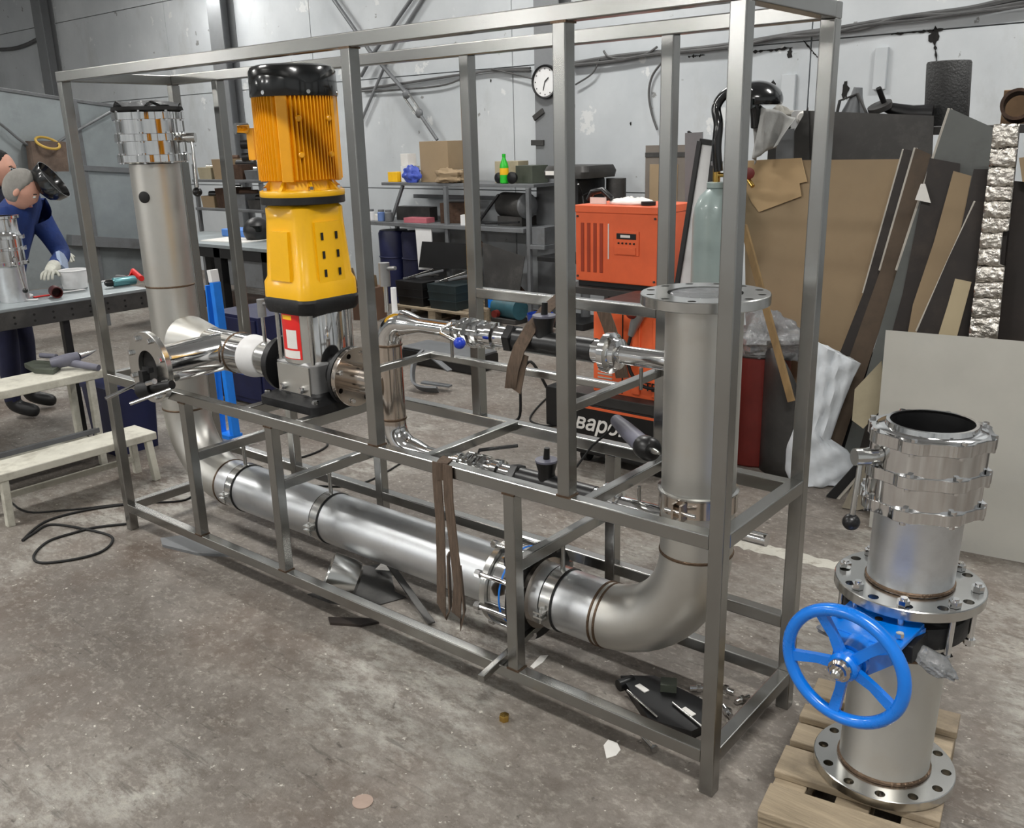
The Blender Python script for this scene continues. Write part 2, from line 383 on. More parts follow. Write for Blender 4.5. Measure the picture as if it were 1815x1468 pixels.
# wall columns (I sections against the back wall)
for i, X in enumerate((-14.2, -9.62, -4.52, .55)):
    c = MB().bmm((X-.14, Y1-.20, 0), (X+.14, Y1-.188, CZ)).bmm((X-.14, Y1-.012, 0), (X+.14, Y1, CZ)).bmm((X-.006, Y1-.19, 0), (X+.006, Y1-.01, CZ))
    struct('trim_%d' % (i+1), c, COLM)
# flood lamps on the front and left walls
FLM = emis('flood_lamp_glass', (1.0, .98, .95), 70.0)
for i, (c, n_, lab) in enumerate((((-9.1, Y0+.26, 3.55), (.35, 1, -.12), 'flood lamp on the front wall, left one'), ((-5.4, Y0+.26, 3.30), (.2, 1, -.12), 'flood lamp on the front wall, right one'), ((X0+.30, -9.6, 3.42), (1, .55, -.12), 'flood lamp on the left end wall'))):
    n_ = V(n_).normalized(); sx_ = n_.cross(V((0, 0, 1))).normalized(); uz = sx_.cross(n_); m3 = Matrix((sx_, n_, uz)).transposed()
    t = thing('flood_lamp', lab, 'lamp', c, 'flood lamps')
    mk('housing', MB().rbox(V(c)-n_*.03, (.62, .10, .46), 1, .02, m3), GREYST, t); mk('glass', MB().box(V(c)+n_*.024, (.56, .006, .40), m3), FLM, t)
    mk('bracket', MB().cyl(V(c)-n_*.05, V(c)-n_*.05+(V((0, -.20, 0)) if i < 2 else V((-.24, 0, 0))), .03, seg=10), GREYST, t)
t = thing('column_lamp', 'work lamp fixed high on the grey wall column left of the pump', 'lamp', (-9.62, 5.12, 3.62))
mk('housing', MB().rmm((-9.80, 5.02, 3.64), (-9.44, 5.28, 3.72), 0, .02), GREYST, t); mk('glass', MB().bmm((-9.78, 5.04, 3.632), (-9.46, 5.22, 3.64)), FLM, t)
# lamps under the ceiling
for i, (x, y, e) in enumerate(LAMPS):
    t = thing('hall_lamp', 'long glowing ceiling lamp, %s of the %s row' % (('left one', 'middle one', 'right one')[i % 3], ('rear', 'middle', 'front')[i//3]), 'lamp', (x, y, LAMP_Z-.085), 'ceiling lamps of the hall')
    mk('housing', MB().rmm((x-.8, y-.2, LAMP_Z-.06), (x+.8, y+.2, LAMP_Z+.02), 0, .02), WHITEP, t)
    mk('diffuser', MB().rmm((x-.75, y-.17, LAMP_Z-.085), (x+.75, y+.17, LAMP_Z-.06), 0, .01), LAMPM, t)
    for d in (-.6, .6): mk('hanger_rod', MB().cyl((x+d, y, LAMP_Z+.02), (x+d, y, CZ), .006, seg=6), GREYST, t)

# ================================================================== stainless skid frame
W = .04; L = 3.0; D = .53; H = 2.0; ZB = .092; ZM = .75
fr = thing('skid_frame', 'tall open frame of welded square stainless tubes around the pump and pipes', 'frame', (-L/2, D/2, 0))
def tube_(name, a, b, axis, mat=STEEL): return mk(name, MB().rmm(a, b, axis, .0035), mat, fr)
for x in (-L, -W):
    for y in (0, D-W): tube_('corner_post', (x, y, 0), (x+W, y+W, H-W), 2)
for y in (0, D-W):
    tube_('top_rail', (-L, y, H-W), (0, y+W, H), 0)
    tube_('bottom_rail', (-L+W, y, ZB), (-W, y+W, ZB+W), 0)
    zr = ZM if y == 0 else ZM-.016
    tube_('middle_rail', (-L+W, y, zr-W), (-W, y+W, zr), 0)
for x in (-L, -W):
    tube_('top_end_rail', (x, W, H-W), (x+W, D-W, H), 1)
    tube_('bottom_end_rail', (x, W, ZB), (x+W, D-W, ZB+W), 1)
    tube_('middle_end_rail', (x, W, ZM-W), (x+W, D-W, ZM), 1)
tube_('low_back_rail', (-L+W, D-W+.0, .27), (-W, D-.001, .31), 0)
for x in (-1.248, -.482): tube_('upper_post', (x-W/2, 0, ZM), (x+W/2, W, H-W), 2)
for x in (-2.64, -1.23, -.47): tube_('upper_post', (x-W/2, D-W, ZM-.016), (x+W/2, D, H-W), 2)
SP = (-2.385, -1.818, -.68)
for x in SP:
    tube_('lower_post', (x-W/2, 0, ZB+W), (x+W/2, W, ZM-W), 2)
    tube_('lower_post', (x+.03-W/2, D-W-.001, ZB+W), (x+.03+W/2, D-.002, ZM-W-.016), 2)
    tube_('cross_bar', (x-W/2+.004, W, .455), (x+W/2-.004, D-W, .495), 1)
for x in (-1.99, -1.68): tube_('pump_bearer', (x-W/2, W, ZM-W), (x+W/2, D-W, ZM), 1)
for x in (-1.05, -.43): tube_('cross_bar', (x-.016, W, ZM-W+.004), (x+.016, D-W, ZM-.004), 1)
tube_('high_back_rail', (-1.21, D-W, 1.165), (-.49, D-.005, 1.2), 0)
tube_('bracket_bar', (-1.262, W, .985), (-1.237, .30, 1.008), 1)
tube_('bracket_bar', (-.495, W, .985), (-.467, D-W, 1.010), 1)
tube_('bracket_bar', (-1.237, .275, .985), (-.495, .30, 1.008), 0)
# weld beads at the joints
for x in (-1.248, -.482):
    for z in (ZM, H-W): mk('weld_bead', MB().bmm((x-W/2-.003, -.002, z-.003), (x+W/2+.003, W+.002, z+.003)), WELD, fr)
for x in SP:
    for z in (ZB+W, ZM-W): mk('weld_bead', MB().bmm((x-W/2-.003, -.002, z-.003), (x+W/2+.003, W+.002, z+.003)), WELD, fr)

# ================================================================== big pipework
PR = .102; PY = .265; MZ = .262; RX = -.21; LX = -2.80; ER = .305
def arc(c, a, b, r, n=14):
    c = V(c); return [c+V(a)*math.cos(math.pi/2*i/n)*r+V(b)*math.sin(math.pi/2*i/n)*r for i in range(n+1)]
def weld_ring(o, ax, r, parent, name='weld_seam'):
    mk(name, MB().lathe(V(o)-V(ax).normalized()*.006, ax, [(r-.002, 0), (r+.003, .003), (r+.0035, .006), (r+.003, .009), (r-.002, .012)], 40, cap=False), WELD, parent)
sm = thing('suction_manifold', 'tall steel pipe bending into the long horizontal pipe near the floor', 'pipe', (LX, PY, 0))
mk('riser_pipe', MB().cyl((LX, PY, MZ+ER), (LX, PY, 1.632), PR, seg=48), MATTE, sm)
mk('elbow', MB().path(arc((LX+ER, PY, MZ+ER), (-1, 0, 0), (0, 0, -1), ER), PR, 40), MATTE, sm)
mk('long_pipe', MB().cyl((LX+ER, PY, MZ), (-.905, PY, MZ), PR, seg=48), PIPE, sm)
weld_ring((LX, PY, MZ+ER), (0, 0, 1), PR, sm); weld_ring((LX+ER, PY, MZ), (1, 0, 0), PR, sm)
weld_ring((LX, PY, 1.12), (0, 0, 1), PR-.001, sm)
mk('blanked_port', MB().lathe((LX+.045, PY-.091, 1.50), (.43, -.9, 0), [(.024, -.02), (.024, .004), (.020, .006)], 24), RUBBER, sm, label='black plugged round hole in the riser pipe')
# branch: cone from the riser to the pump, flanged stub towards the front
BZ = .872
mk('reducer_cone', MB().lathe((LX+.09, PY, BZ), (1, 0, 0), [(.118, 0), (.117, .02), (.092, .15), (.086, .19)], 40), MATTE, sm)
mk('pump_branch', MB().cyl((LX+.27, PY, BZ), (-2.225, PY, BZ), .085, seg=48), POL, sm)
mk('front_stub', MB().cyl((-2.42, PY, BZ), (-2.42, -.07, BZ), .079, seg=48, cap=False), POL, sm)
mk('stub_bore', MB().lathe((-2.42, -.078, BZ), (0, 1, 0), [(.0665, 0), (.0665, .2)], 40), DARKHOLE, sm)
mk('tape_wrap', MB().lathe((-2.245, PY, BZ), (1, 0, 0), [(.085, 0), (.087, .003), (.086, .03), (.074, .085), (.070, .09)], 40), WHITEP, sm, label='white taped reducer next to the pump')
mk('branch_neck', MB().cyl((-2.17, PY, BZ), (-2.055, PY, BZ), .068, seg=32), SATIN, sm)
weld_ring((-2.33, PY, BZ), (1, 0, 0), .085, sm)
sf_ = flange_holes('stub_flange', (-2.42, -.098, BZ), (0, 1, 0), .142, .068, .024, 8, .011, .12, SATIN, sm)
bolts((-2.42, -.098, BZ), (0, 1, 0), .12, 8, .024, .011, POL, sf_, math.pi/8)
for x in (-2.70+.42, -2.235): pass
# pressure tapping valves above the pump branch
for (x, y) in ((-2.15, PY),):
    mk('tapping_pipe', MB().cyl((x, y, BZ+.055), (x, y, BZ+.17), .008, seg=10), SATIN, sm)
    mk('tapping_valve', MB().cyl((x, y, BZ+.17), (x, y, BZ+.24), .017, seg=16).cyl((x, y, BZ+.22), (x+.05, y, BZ+.23), .007, seg=8), CHAMBER, sm)
# pipe clamps with hanger studs
def clamp(x, parent_label, group):
    t = thing('pipe_clamp', parent_label, 'clamp', (x, PY, MZ-PR), group)
    bd_ = mk('band', MB().lathe((x-.02, PY, MZ), (1, 0, 0), [(PR+.001, 0), (PR+.005, .0), (PR+.005, .04), (PR+.001, .04)], 40, cap=False), SATIN, t)
    mk('lining', MB().lathe((x-.026, PY, MZ), (1, 0, 0), [(PR+.0005, 0), (PR+.003, .0), (PR+.003, .052), (PR+.0005, .052)], 40, cap=False), RUBBER, t)
    mk('stud', MB().cyl((x, PY, MZ+PR), (x, PY, .455), .008, seg=12), STEEL, t)
    for s in (-1, 1):
        for e_ in (-.01, .006): mk('ear', MB().box((x, PY+s*(PR+.018), MZ+e_), (.035, .034, .006)), SATIN, bd_)
        mk('screw', MB().cyl((x, PY+s*(PR+.02), MZ-.035), (x, PY+s*(PR+.02), MZ+.02), .005, seg=8), SATIN, bd_)
clamp(SP[0], 'steel pipe clamp hung from the leftmost cross bar, nearest the pipe bend on the left', 'pipe clamps')
clamp(SP[1], 'steel pipe clamp in the middle of the long horizontal pipe', 'pipe clamps')
clamp(SP[2], 'steel pipe clamp between the bolted flanges and the big right elbow', 'pipe clamps')

# flanged wafer valve in the long pipe
wv = thing('wafer_valve', 'bolted flange joint with steel valve ring in the long horizontal pipe', 'valve', (-.81, PY, MZ-.17))
mk('left_flange', MB().lathe((-.915, PY, MZ), (1, 0, 0), [(PR, 0), (.148, 0), (.15, .002), (.15, .024), (PR, .024)], 48, cap=False), SATIN, wv)
mk('valve_ring', MB().lathe((-.890, PY, MZ), (1, 0, 0), [(PR, 0), (.132, 0), (.134, .002), (.134, .096), (.132, .098), (PR, .098)], 48, cap=False), POL, wv)
mk('blue_gasket_line', MB().lathe((-.845, PY, MZ), (1, 0, 0), [(.1335, 0), (.1352, .001), (.1352, .007), (.1335, .008)], 48, cap=False), BLUEF, wv)
mk('right_flange', MB().lathe((-.792, PY, MZ), (1, 0, 0), [(PR, 0), (.163, 0), (.165, .002), (.165, .026), (PR, .026)], 48, cap=False), BLACK, wv)
mk('backing_ring', MB().lathe((-.765, PY, MZ), (1, 0, 0), [(PR, 0), (.118, 0), (.12, .002), (.12, .018), (PR, .018)], 48, cap=False), HEAT, wv)
for p in circ((-.915, PY, MZ), (1, 0, 0), .148, 8, .3):
    mk('tie_bolt', MB().cyl(p+V((-.02, 0, 0)), p+V((.165, 0, 0)), .008, seg=10).lathe(p+V((-.022, 0, 0)), (1, 0, 0), [(.014, 0), (.014, .02)], 6).lathe(p+V((.149, 0, 0)), (1, 0, 0), [(.014, 0), (.014, .018)], 6), POL, wv)
mk('lock_lever', MB().path([(-.85, PY-.02, MZ+.13), (-.85, PY-.03, MZ+.17), (-.84, PY-.04, MZ+.21)], [(.012, .004), (.014, .004), (.008, .004)], flat=(1, 0, 0)), BLACKP, wv)
mk('lock_lever', MB().path([(-.80, PY-.10, MZ+.10), (-.80, PY-.13, MZ+.13), (-.79, PY-.15, MZ+.17)], [(.012, .004), (.014, .004), (.008, .004)], flat=(1, 0, 0)), BLACKP, wv)

dr = thing('discharge_riser', 'thick pale steel elbow and upright pipe with open top flange by the right post', 'pipe', (RX, PY, 0))
mk('inlet_pipe', MB().cyl((-.765, PY, MZ), (RX-ER, PY, MZ), PR, seg=48), PIPE, dr)
mk('elbow', MB().path(arc((RX-ER, PY, MZ+ER), (0, 0, -1), (1, 0, 0), ER), PR, 40), MATTE, dr)
mk('upright_pipe', MB().lathe((RX, PY, MZ+ER), (0, 0, 1), [(PR, 0), (PR, 1.272-MZ-ER), (PR-.004, 1.272-MZ-ER), (PR-.004, .3)], 48), MATTE, dr)
weld_ring((RX-ER, PY, MZ), (1, 0, 0), PR, dr); weld_ring((RX-ER+.02, PY, MZ), (1, 0, 0), PR, dr)
weld_ring((RX, PY, MZ+ER), (0, 0, 1), PR, dr); weld_ring((RX, PY, MZ+ER+.10), (0, 0, 1), PR, dr)
flange_holes('top_flange', (RX, PY, 1.272), (0, 0, 1), .168, .098, .028, 12, .011, .146, SATIN, dr)
mk('film_liner', MB().lathe((RX, PY, 1.20), (0, 0, 1), [(.090, 0), (.093, .05), (.094, .09), (.090, .098)], 24), FILM, dr)
rc = thing('riser_clamp', 'brown tinted steel band clamp low on the right upright pipe', 'clamp', (RX, PY, .70), 'pipe clamps')
mk('band', MB().lathe((RX, PY, .700), (0, 0, 1), [(PR+.001, 0), (PR+.007, 0), (PR+.007, .05), (PR+.001, .05)], 48, cap=False), HEAT, rc)
mk('collar', MB().lathe((RX, PY, .752), (0, 0, 1), [(PR+.001, 0), (PR+.010, 0), (PR+.010, .005), (PR+.001, .007)], 48, cap=False), SATIN, rc)
for a in (-.03, .03):
    mk('ear', MB().box((RX+.01+a*.4, PY-PR-.022, .725), (.006, .034, .05)), HEAT, rc)
mk('screw', MB().cyl((RX-.03, PY-PR-.026, .725), (RX+.06, PY-PR-.026, .725), .006, seg=10), POL, rc)

# ================================================================== lobed butterfly valves
def lobed(o, ax, r0, r1, h, n, seg=96, a0=0):
    """disc with rounded lobes and flats round its rim"""
    o = V(o); ax = V(ax).normalized(); u = ax.orthogonal().normalized() if abs(ax.z) < .99 else V((1, 0, 0)); v = ax.cross(u)
    def sec(k, d):
        P = []
        for i in range(seg):
            a = 2*math.pi*i/seg; q = .5+.5*math.cos(n*(a+a0)); q = min(1, max(0, (q-.35)/.3)); r = r0+(r1-r0)*q-d
            P.append(o+ax*k+(u*math.cos(a)+v*math.sin(a))*r)
        return P
    def inn(k): return [o+ax*k+(u*math.cos(2*math.pi*i/seg)+v*math.sin(2*math.pi*i/seg))*r0*.72 for i in range(seg)]
    return MB().loft([sec(0, .0015), sec(.0015, 0), sec(h-.0015, 0), sec(h, .0015), inn(h), inn(0), sec(0, .0015)], cap=False)
def butterfly(t, c, ax, handle_dir, lever, scale=1.0, hz=.093):
    c = V(c); ax = V(ax).normalized(); s = scale
    for k, z in enumerate((0, .083*s, .168*s)):
        rg_ = mk('lobed_ring', lobed(c+ax*z, ax, .1345*s, .1435*s, .030*s, 8), POL, t)
        for q in circ(c+ax*z, ax, .1365*s, 8, 0): mk('bolt', MB().lathe(q, ax, [(.007, -.006), (.007, .030*s+.006)], 6), POL, rg_)
    mk('body', MB().lathe(c, ax, [(.09*s, -.006), (.122*s, -.004), (.131*s, .004), (.131*s, .192*s), (.122*s, .199*s), (.104*s, .202*s), (.102*s, .214*s), (.094*s, .214*s), (.092*s, .02*s)], 56, cap=False), POL, t)
    mk('bore_shade_disc', MB().lathe(c, ax, [(.0915*s, .03*s), (.0915*s, .034*s)], 40), DARKHOLE, t)  # dark disc, shade deep inside the bore put into its colour
    mk('bore_shade_liner', MB().lathe(c, ax, [(.0932*s, .208*s), (.0918*s, .04*s)], 40, cap=False), BLACK, t)  # added black lining that paints the open bore as shaded
    d = V(handle_dir).normalized(); b = c+ax*hz*s
    mk('stem_cap', MB().cyl(b+d*.12*s, b+d*.185*s, .017, seg=18).cyl(b+d*.150*s, b+d*.186*s, .020, seg=18), SATIN, t)
    lv = [b+d*.168*s]+[b+d*.168*s+V(p) for p in lever]
    lr_ = mk('lever_rod', MB().path(lv, .0065, 10), SATIN, t)
    kn = mk('knob', MB().ell(lv[-1], (.02, .02, .02), 18, 12), BLACKP, lr_, label='black ball knob')
bv = thing('butterfly_valve', 'polished lobed valve capped with black film on the tall left pipe', 'valve', (LX, PY, 1.632))
butterfly(bv, (LX, PY, 1.640), (0, 0, 1), (.77, .64, 0), [(.02, -.01, -.06), (.03, -.02, -.22)])
mk('rubber_cover', MB().lathe((LX, PY, 1.838), (0, 0, 1), [(.05, 0), (.132, 0), (.143, .006), (.140, .020), (.05, .022)], 40), RUBBER, bv)
def filmf(u, v):
    a = u*2*math.pi; r = .02+.115*v; z = 1.862+.022*(1-v)+.012*math.sin(5*a+3*v)*v+.008*math.sin(11*a)*v
    return V((LX+r*math.cos(a), PY+r*math.sin(a), z))
mk('film_wrap', MB().grid(filmf, 48, 10), FILM, bv, 60)

# ================================================================== vertical multistage pump
PX = -1.83
pu = thing('vertical_pump', 'tall yellow and steel vertical pump with black fan cover and red label', 'pump', (PX, PY, ZM))
def rsq(o, ax, hw, hd, z, ch, n=6):
    P = []
    for (sx, sy) in ((1, 1), (-1, 1), (-1, -1), (1, -1)):
        for t in range(n):
            an = math.atan2(sy, sx)-math.pi/4+t*math.pi/2/(n-1); P.append(V((o[0]+sx*(hw-ch)+math.cos(an)*ch, o[1]+sy*(hd-ch)+math.sin(an)*ch, z)))
    return P
o_ = (PX, PY)
mk('base_plate', MB().loft([rsq(o_, 0, .168, .165, ZM, .03), rsq(o_, 0, .168, .165, ZM+.030, .03), rsq(o_, 0, .160, .157, ZM+.036, .03), rsq(o_, 0, .125, .12, ZM+.050, .04), rsq(o_, 0, .12, .115, ZM+.062, .04)]), CAST, pu)
for sx in (-1, 1):
    for sy in (-1, 1): mk('anchor_bolt', MB().lathe((PX+sx*.14, PY+sy*.137, ZM+.034), (0, 0, 1), [(.013, 0), (.013, .012), (.009, .016)], 6), POL, pu)
mk('pump_head', MB().loft([rsq(o_, 0, .118, .112, ZM+.055, .03), rsq(o_, 0, .118, .112, .915, .03), rsq(o_, 0, .110, .106, .923, .05)]), CHAMBER, pu)
mk('front_plate', MB().loft([[V((PX+x_, PY-.112-d_, z_)) for (x_, z_) in ((-.092, .80), (.092, .80), (.092, .91), (-.092, .91))] for d_ in (0, .006)]), MATTE, pu)
for s in (-1, 1): mk('drain_plug', MB().lathe((PX+s*.055, PY-.118, .825), (0, -1, 0), [(.014, 0), (.014, .012), (.009, .02)], 8), POL, pu)
mk('outer_sleeve', MB().lathe((PX, PY, .915), (0, 0, 1), [(.112, 0), (.119, .004), (.119, .195), (.112, .205)], 56), POL, pu)
for a in (45, 135, 225, 315):
    mk('tie_rod', MB().cyl((PX+.134*math.cos(R(a)), PY+.134*math.sin(R(a)), .80), (PX+.134*math.cos(R(a)), PY+.134*math.sin(R(a)), 1.115), .008, seg=10), SATIN, pu)
mk('head_ring', MB().loft([rsq(o_, 0, .128, .128, 1.105, .05), rsq(o_, 0, .135, .135, 1.118, .05), rsq(o_, 0, .138, .138, 1.150, .05), rsq(o_, 0, .130, .130, 1.165, .05)]), CAST, pu)
ln_ = mk('lantern', MB().loft([rsq(o_, 0, .132, .132, 1.160, .045), rsq(o_, 0, .131, .131, 1.215, .045), rsq(o_, 0, .122, .122, 1.235, .045), rsq(o_, 0, .112, .112, 1.44, .05), rsq(o_, 0, .112, .112, 1.478, .05), rsq(o_, 0, .10, .10, 1.494, .06)]), YEL, pu, 40)
mk('lantern_panel', MB().loft([[V((PX+x_, PY-.128+(.010 if z_ > 1.3 else 0)-d_, z_)) for (x_, z_) in ((-.055, 1.225), (.055, 1.225), (.05, 1.40), (-.05, 1.40))] for d_ in (-.01, .006)]), YEL, pu)
mk('lantern_panel', MB().loft([[V((PX+.128-(.010 if z_ > 1.3 else 0)+d_, PY+x_, z_)) for (x_, z_) in ((-.06, 1.19), (.06, 1.19), (.055, 1.43), (-.055, 1.43))] for d_ in (-.01, .003)]), YEL, pu)
for yy in (-.03, .035):
    for zz in (1.25, 1.315, 1.38):
        mk('guard_slot', MB().box((PX+.1335-(zz-1.19)*.042, PY+yy, zz), (.003, .010, .026)), DARKHOLE, ln_)
mk('lantern_arch', MB().loft([[V((PX+x_, PY+y_, z_)) for (x_, y_, z_) in ((.085, -.128, 1.162), (.128, -.085, 1.162), (.112, -.096, 1.20), (.098, -.112, 1.20))], [V((PX+x_, PY+y_, z_)) for (x_, y_, z_) in ((.095, -.128, 1.162), (.128, -.095, 1.162), (.114, -.1, 1.20), (.1, -.114, 1.20))]]), CAST, pu)
mk('adapter_ring', MB().lathe((PX, PY, 1.488), (0, 0, 1), [(.10, 0), (.148, .004), (.150, .006), (.150, .030), (.10, .030)], 56), BLACK, pu)
mf_ = mk('motor_flange', MB().lathe((PX, PY, 1.518), (0, 0, 1), [(.10, 0), (.149, 0), (.151, .003), (.151, .018), (.149, .021), (.118, .024), (.112, .06), (.10, .062)], 56), YEL, pu)
for a in (20, 110, 200, 290, 65, 155, 245, 335):
    c, s = math.cos(R(a)), math.sin(R(a))
    mk('flange_rib', MB().add([V((PX+c*.108-s*e, PY+s*.108+c*e, 1.540)) for e in (-.006, .006)]+[V((PX+c*.146-s*e, PY+s*.146+c*e, 1.540)) for e in (-.006, .006)]+[V((PX+c*.108-s*e, PY+s*.108+c*e, 1.582)) for e in (-.006, .006)], [(0, 1, 3, 2), (0, 4, 5, 1), (2, 3, 5, 4), (0, 2, 4), (1, 5, 3)]), YEL, mf_)
    if a % 90 == 65:
        mk('flange_bolt', MB().lathe((PX+c*.134, PY+s*.134, 1.538), (0, 0, 1), [(.011, 0), (.011, .012), (.007, .016)], 6), POL, mf_)
mk('motor_body', MB().lathe((PX, PY, 1.572), (0, 0, 1), [(.118, 0), (.128, .004), (.128, .29), (.12, .294)], 48), YELD, pu)
fins = MB()
for q in range(4):
    for k in range(13):
        e = (k-6)*.0125; a = q*math.pi/2+R(-12); u_ = V((math.cos(a), math.sin(a), 0)); v_ = V((-math.sin(a), math.cos(a), 0))
        ro = math.sqrt(.147**2-e*e); ri = math.sqrt(.120**2-e*e)
        fins.box(V((PX, PY, 1.719))+u_*((ro+ri)/2)+v_*e, (ro-ri, .0035, .285), Matrix((u_, v_, V((0, 0, 1)))).transposed())
mk('cooling_fins', fins, YELD, pu, kind='stuff')
for a in (-57, 33, 123, 213):
    u_ = V((math.cos(R(a)), math.sin(R(a)), 0)); v_ = V((-u_.y, u_.x, 0)); m3 = Matrix((u_, v_, V((0, 0, 1)))).transposed()
    mk('mounting_pad', MB().rbox(V((PX, PY, 1.715))+u_*.134, (.022, .042, .29), 2, .005, m3), YELD, pu)
for a, zz in ((-35, 1.66), (-35, 1.78), (10, 1.66), (10, 1.78)):
    u_ = V((math.cos(R(a)), math.sin(R(a)), 0)); mk('pad_screw', MB().lathe(V((PX, PY, zz))+u_*.142, u_, [(.011, 0), (.011, .008), (.008, .012)], 10), YELD, pu)
fcv = mk('fan_cover', MB().lathe((PX, PY, 1.852), (0, 0, 1), [(.13, 0), (.150, .002), (.152, .006), (.150, .085), (.142, .100), (.125, .106), (.02, .108)], 56), HELM, pu)
for a in (-80, -20, 40):
    u_ = V((math.cos(R(a)), math.sin(R(a)), 0)); mk('cover_screw', MB().lathe(V((PX, PY, 1.866))+u_*.150, u_, [(.007, 0), (.007, .005)], 10), POL, fcv)
mk('terminal_box', MB().rbox((PX-.150, PY-.05, 1.70), (.05, .09, .11), 2, .01), YELD, pu)
mk('cable_gland', MB().cyl((PX-.165, PY-.09, 1.755), (PX-.175, PY-.135, 1.755), .019, seg=16), POL, pu)
mk('cable_gland', MB().cyl((PX-.18, PY-.08, 1.70), (PX-.20, PY-.10, 1.70), .016, seg=14), BLACKP, pu)
mk('cable_gland', MB().cyl((PX-.18, PY-.08, 1.655), (PX-.20, PY-.10, 1.655), .016, seg=14), BLACKP, pu)
# labels on the sleeve
def curved(name, mat, a0, a1, z0, z1, r, parent, lab=None):
    return mk(name, MB().grid(lambda u, v: V((PX+r*math.cos(R(a0+(a1-a0)*u)), PY+r*math.sin(R(a0+(a1-a0)*u)), z0+(z1-z0)*v)), 10, 1), mat, parent, 60, lab)
rl_ = curved('red_label', REDL, -112, -64, .935, 1.105, 0.1204, pu, 'bright red label on the steel sleeve')
curved('white_label', PAPER, -97, -72, .975, 1.045, 0.1208, rl_)
curved('white_label', PAPER, -110, -68, .938, .968, 0.1208, rl_)
curved('yellow_mark', YLAB, -106, -80, 1.082, 1.098, 0.1208, rl_)
curved('sleeve_wrap', MATTE, -130, -40, .920, 1.115, 0.1196, pu)
# pump ports
for sgn, nm in ((-1, 'inlet_flange'), (1, 'outlet_flange')):
    mk('port_neck', MB().cyl((PX+sgn*.10, PY, BZ), (PX+sgn*.185, PY, BZ), .062, seg=32), CAST, pu)
    mk(nm, MB().lathe((PX+sgn*.180, PY, BZ), (sgn, 0, 0), [(.05, 0), (.108, 0), (.11, .002), (.11, .020), (.05, .022)], 48), BLACK if sgn < 0 else CAST, pu)
mk('inlet_counterflange', MB().lathe((PX-.204, PY, BZ), (-1, 0, 0), [(.05, 0), (.100, 0), (.102, .002), (.102, .016), (.05, .018)], 48), BLACK, pu)

# ================================================================== discharge tee and bypass lines
dt = thing('discharge_tee', 'polished heat tinted upright pipe joining the pump outlet flange to both thin pipes', 'pipe', (-1.426, PY, .642))
TX = -1.426; UZ = 1.101; LZ = .642; tr = .0436; er = .085
df_ = flange_holes('flange', (PX+.204, PY, BZ), (1, 0, 0), .110, .05, .02, 8, .010, .09, HEAT, dt)
bolts((PX+.204, PY, BZ), (1, 0, 0), .09, 4, .02, .010, POL, df_, .4, two=False)
mk('outlet_stub', MB().cyl((PX+.22, PY, BZ), (TX, PY, BZ), .055, seg=32), HEAT, dt)
mk('upright_pipe', MB().cyl((TX, PY, LZ+er), (TX, PY, UZ-er), tr, seg=32), HEAT, dt)
mk('upper_elbow', MB().path(arc((TX+er, PY, UZ-er), (-1, 0, 0), (0, 0, 1), er), tr, 28), POL, dt)
mk('lower_elbow', MB().path(arc((TX+er, PY, LZ+er), (-1, 0, 0), (0, 0, -1), er), tr, 28), POL, dt)
weld_ring((TX, PY, LZ+er+.02), (0, 0, 1), tr, dt); weld_ring((TX, PY, UZ-er), (0, 0, 1), tr, dt)
for z in (UZ, LZ): mk('reducer', MB().lathe((TX+er, PY, z), (1, 0, 0), [(tr, 0), (.040, .02), (.026, .075), (.026, .09)], 32), POL, dt)
mk('tapping_pipe', MB().cyl((TX, PY, UZ+.03), (TX, PY, UZ+.13), .008, seg=14), SATIN, dt)
mk('tapping_valve', MB().cyl((TX, PY, UZ+.12), (TX, PY, UZ+.20), .019, seg=18).cyl((TX, PY, UZ+.18), (TX+.055, PY, UZ+.185), .007, seg=12), CHAMBER, dt)
mk('vent_stub', MB().cyl((TX+.05, PY-.01, UZ+.03), (TX+.05, PY-.01, UZ+.12), .010, seg=14), WHITEP, dt)
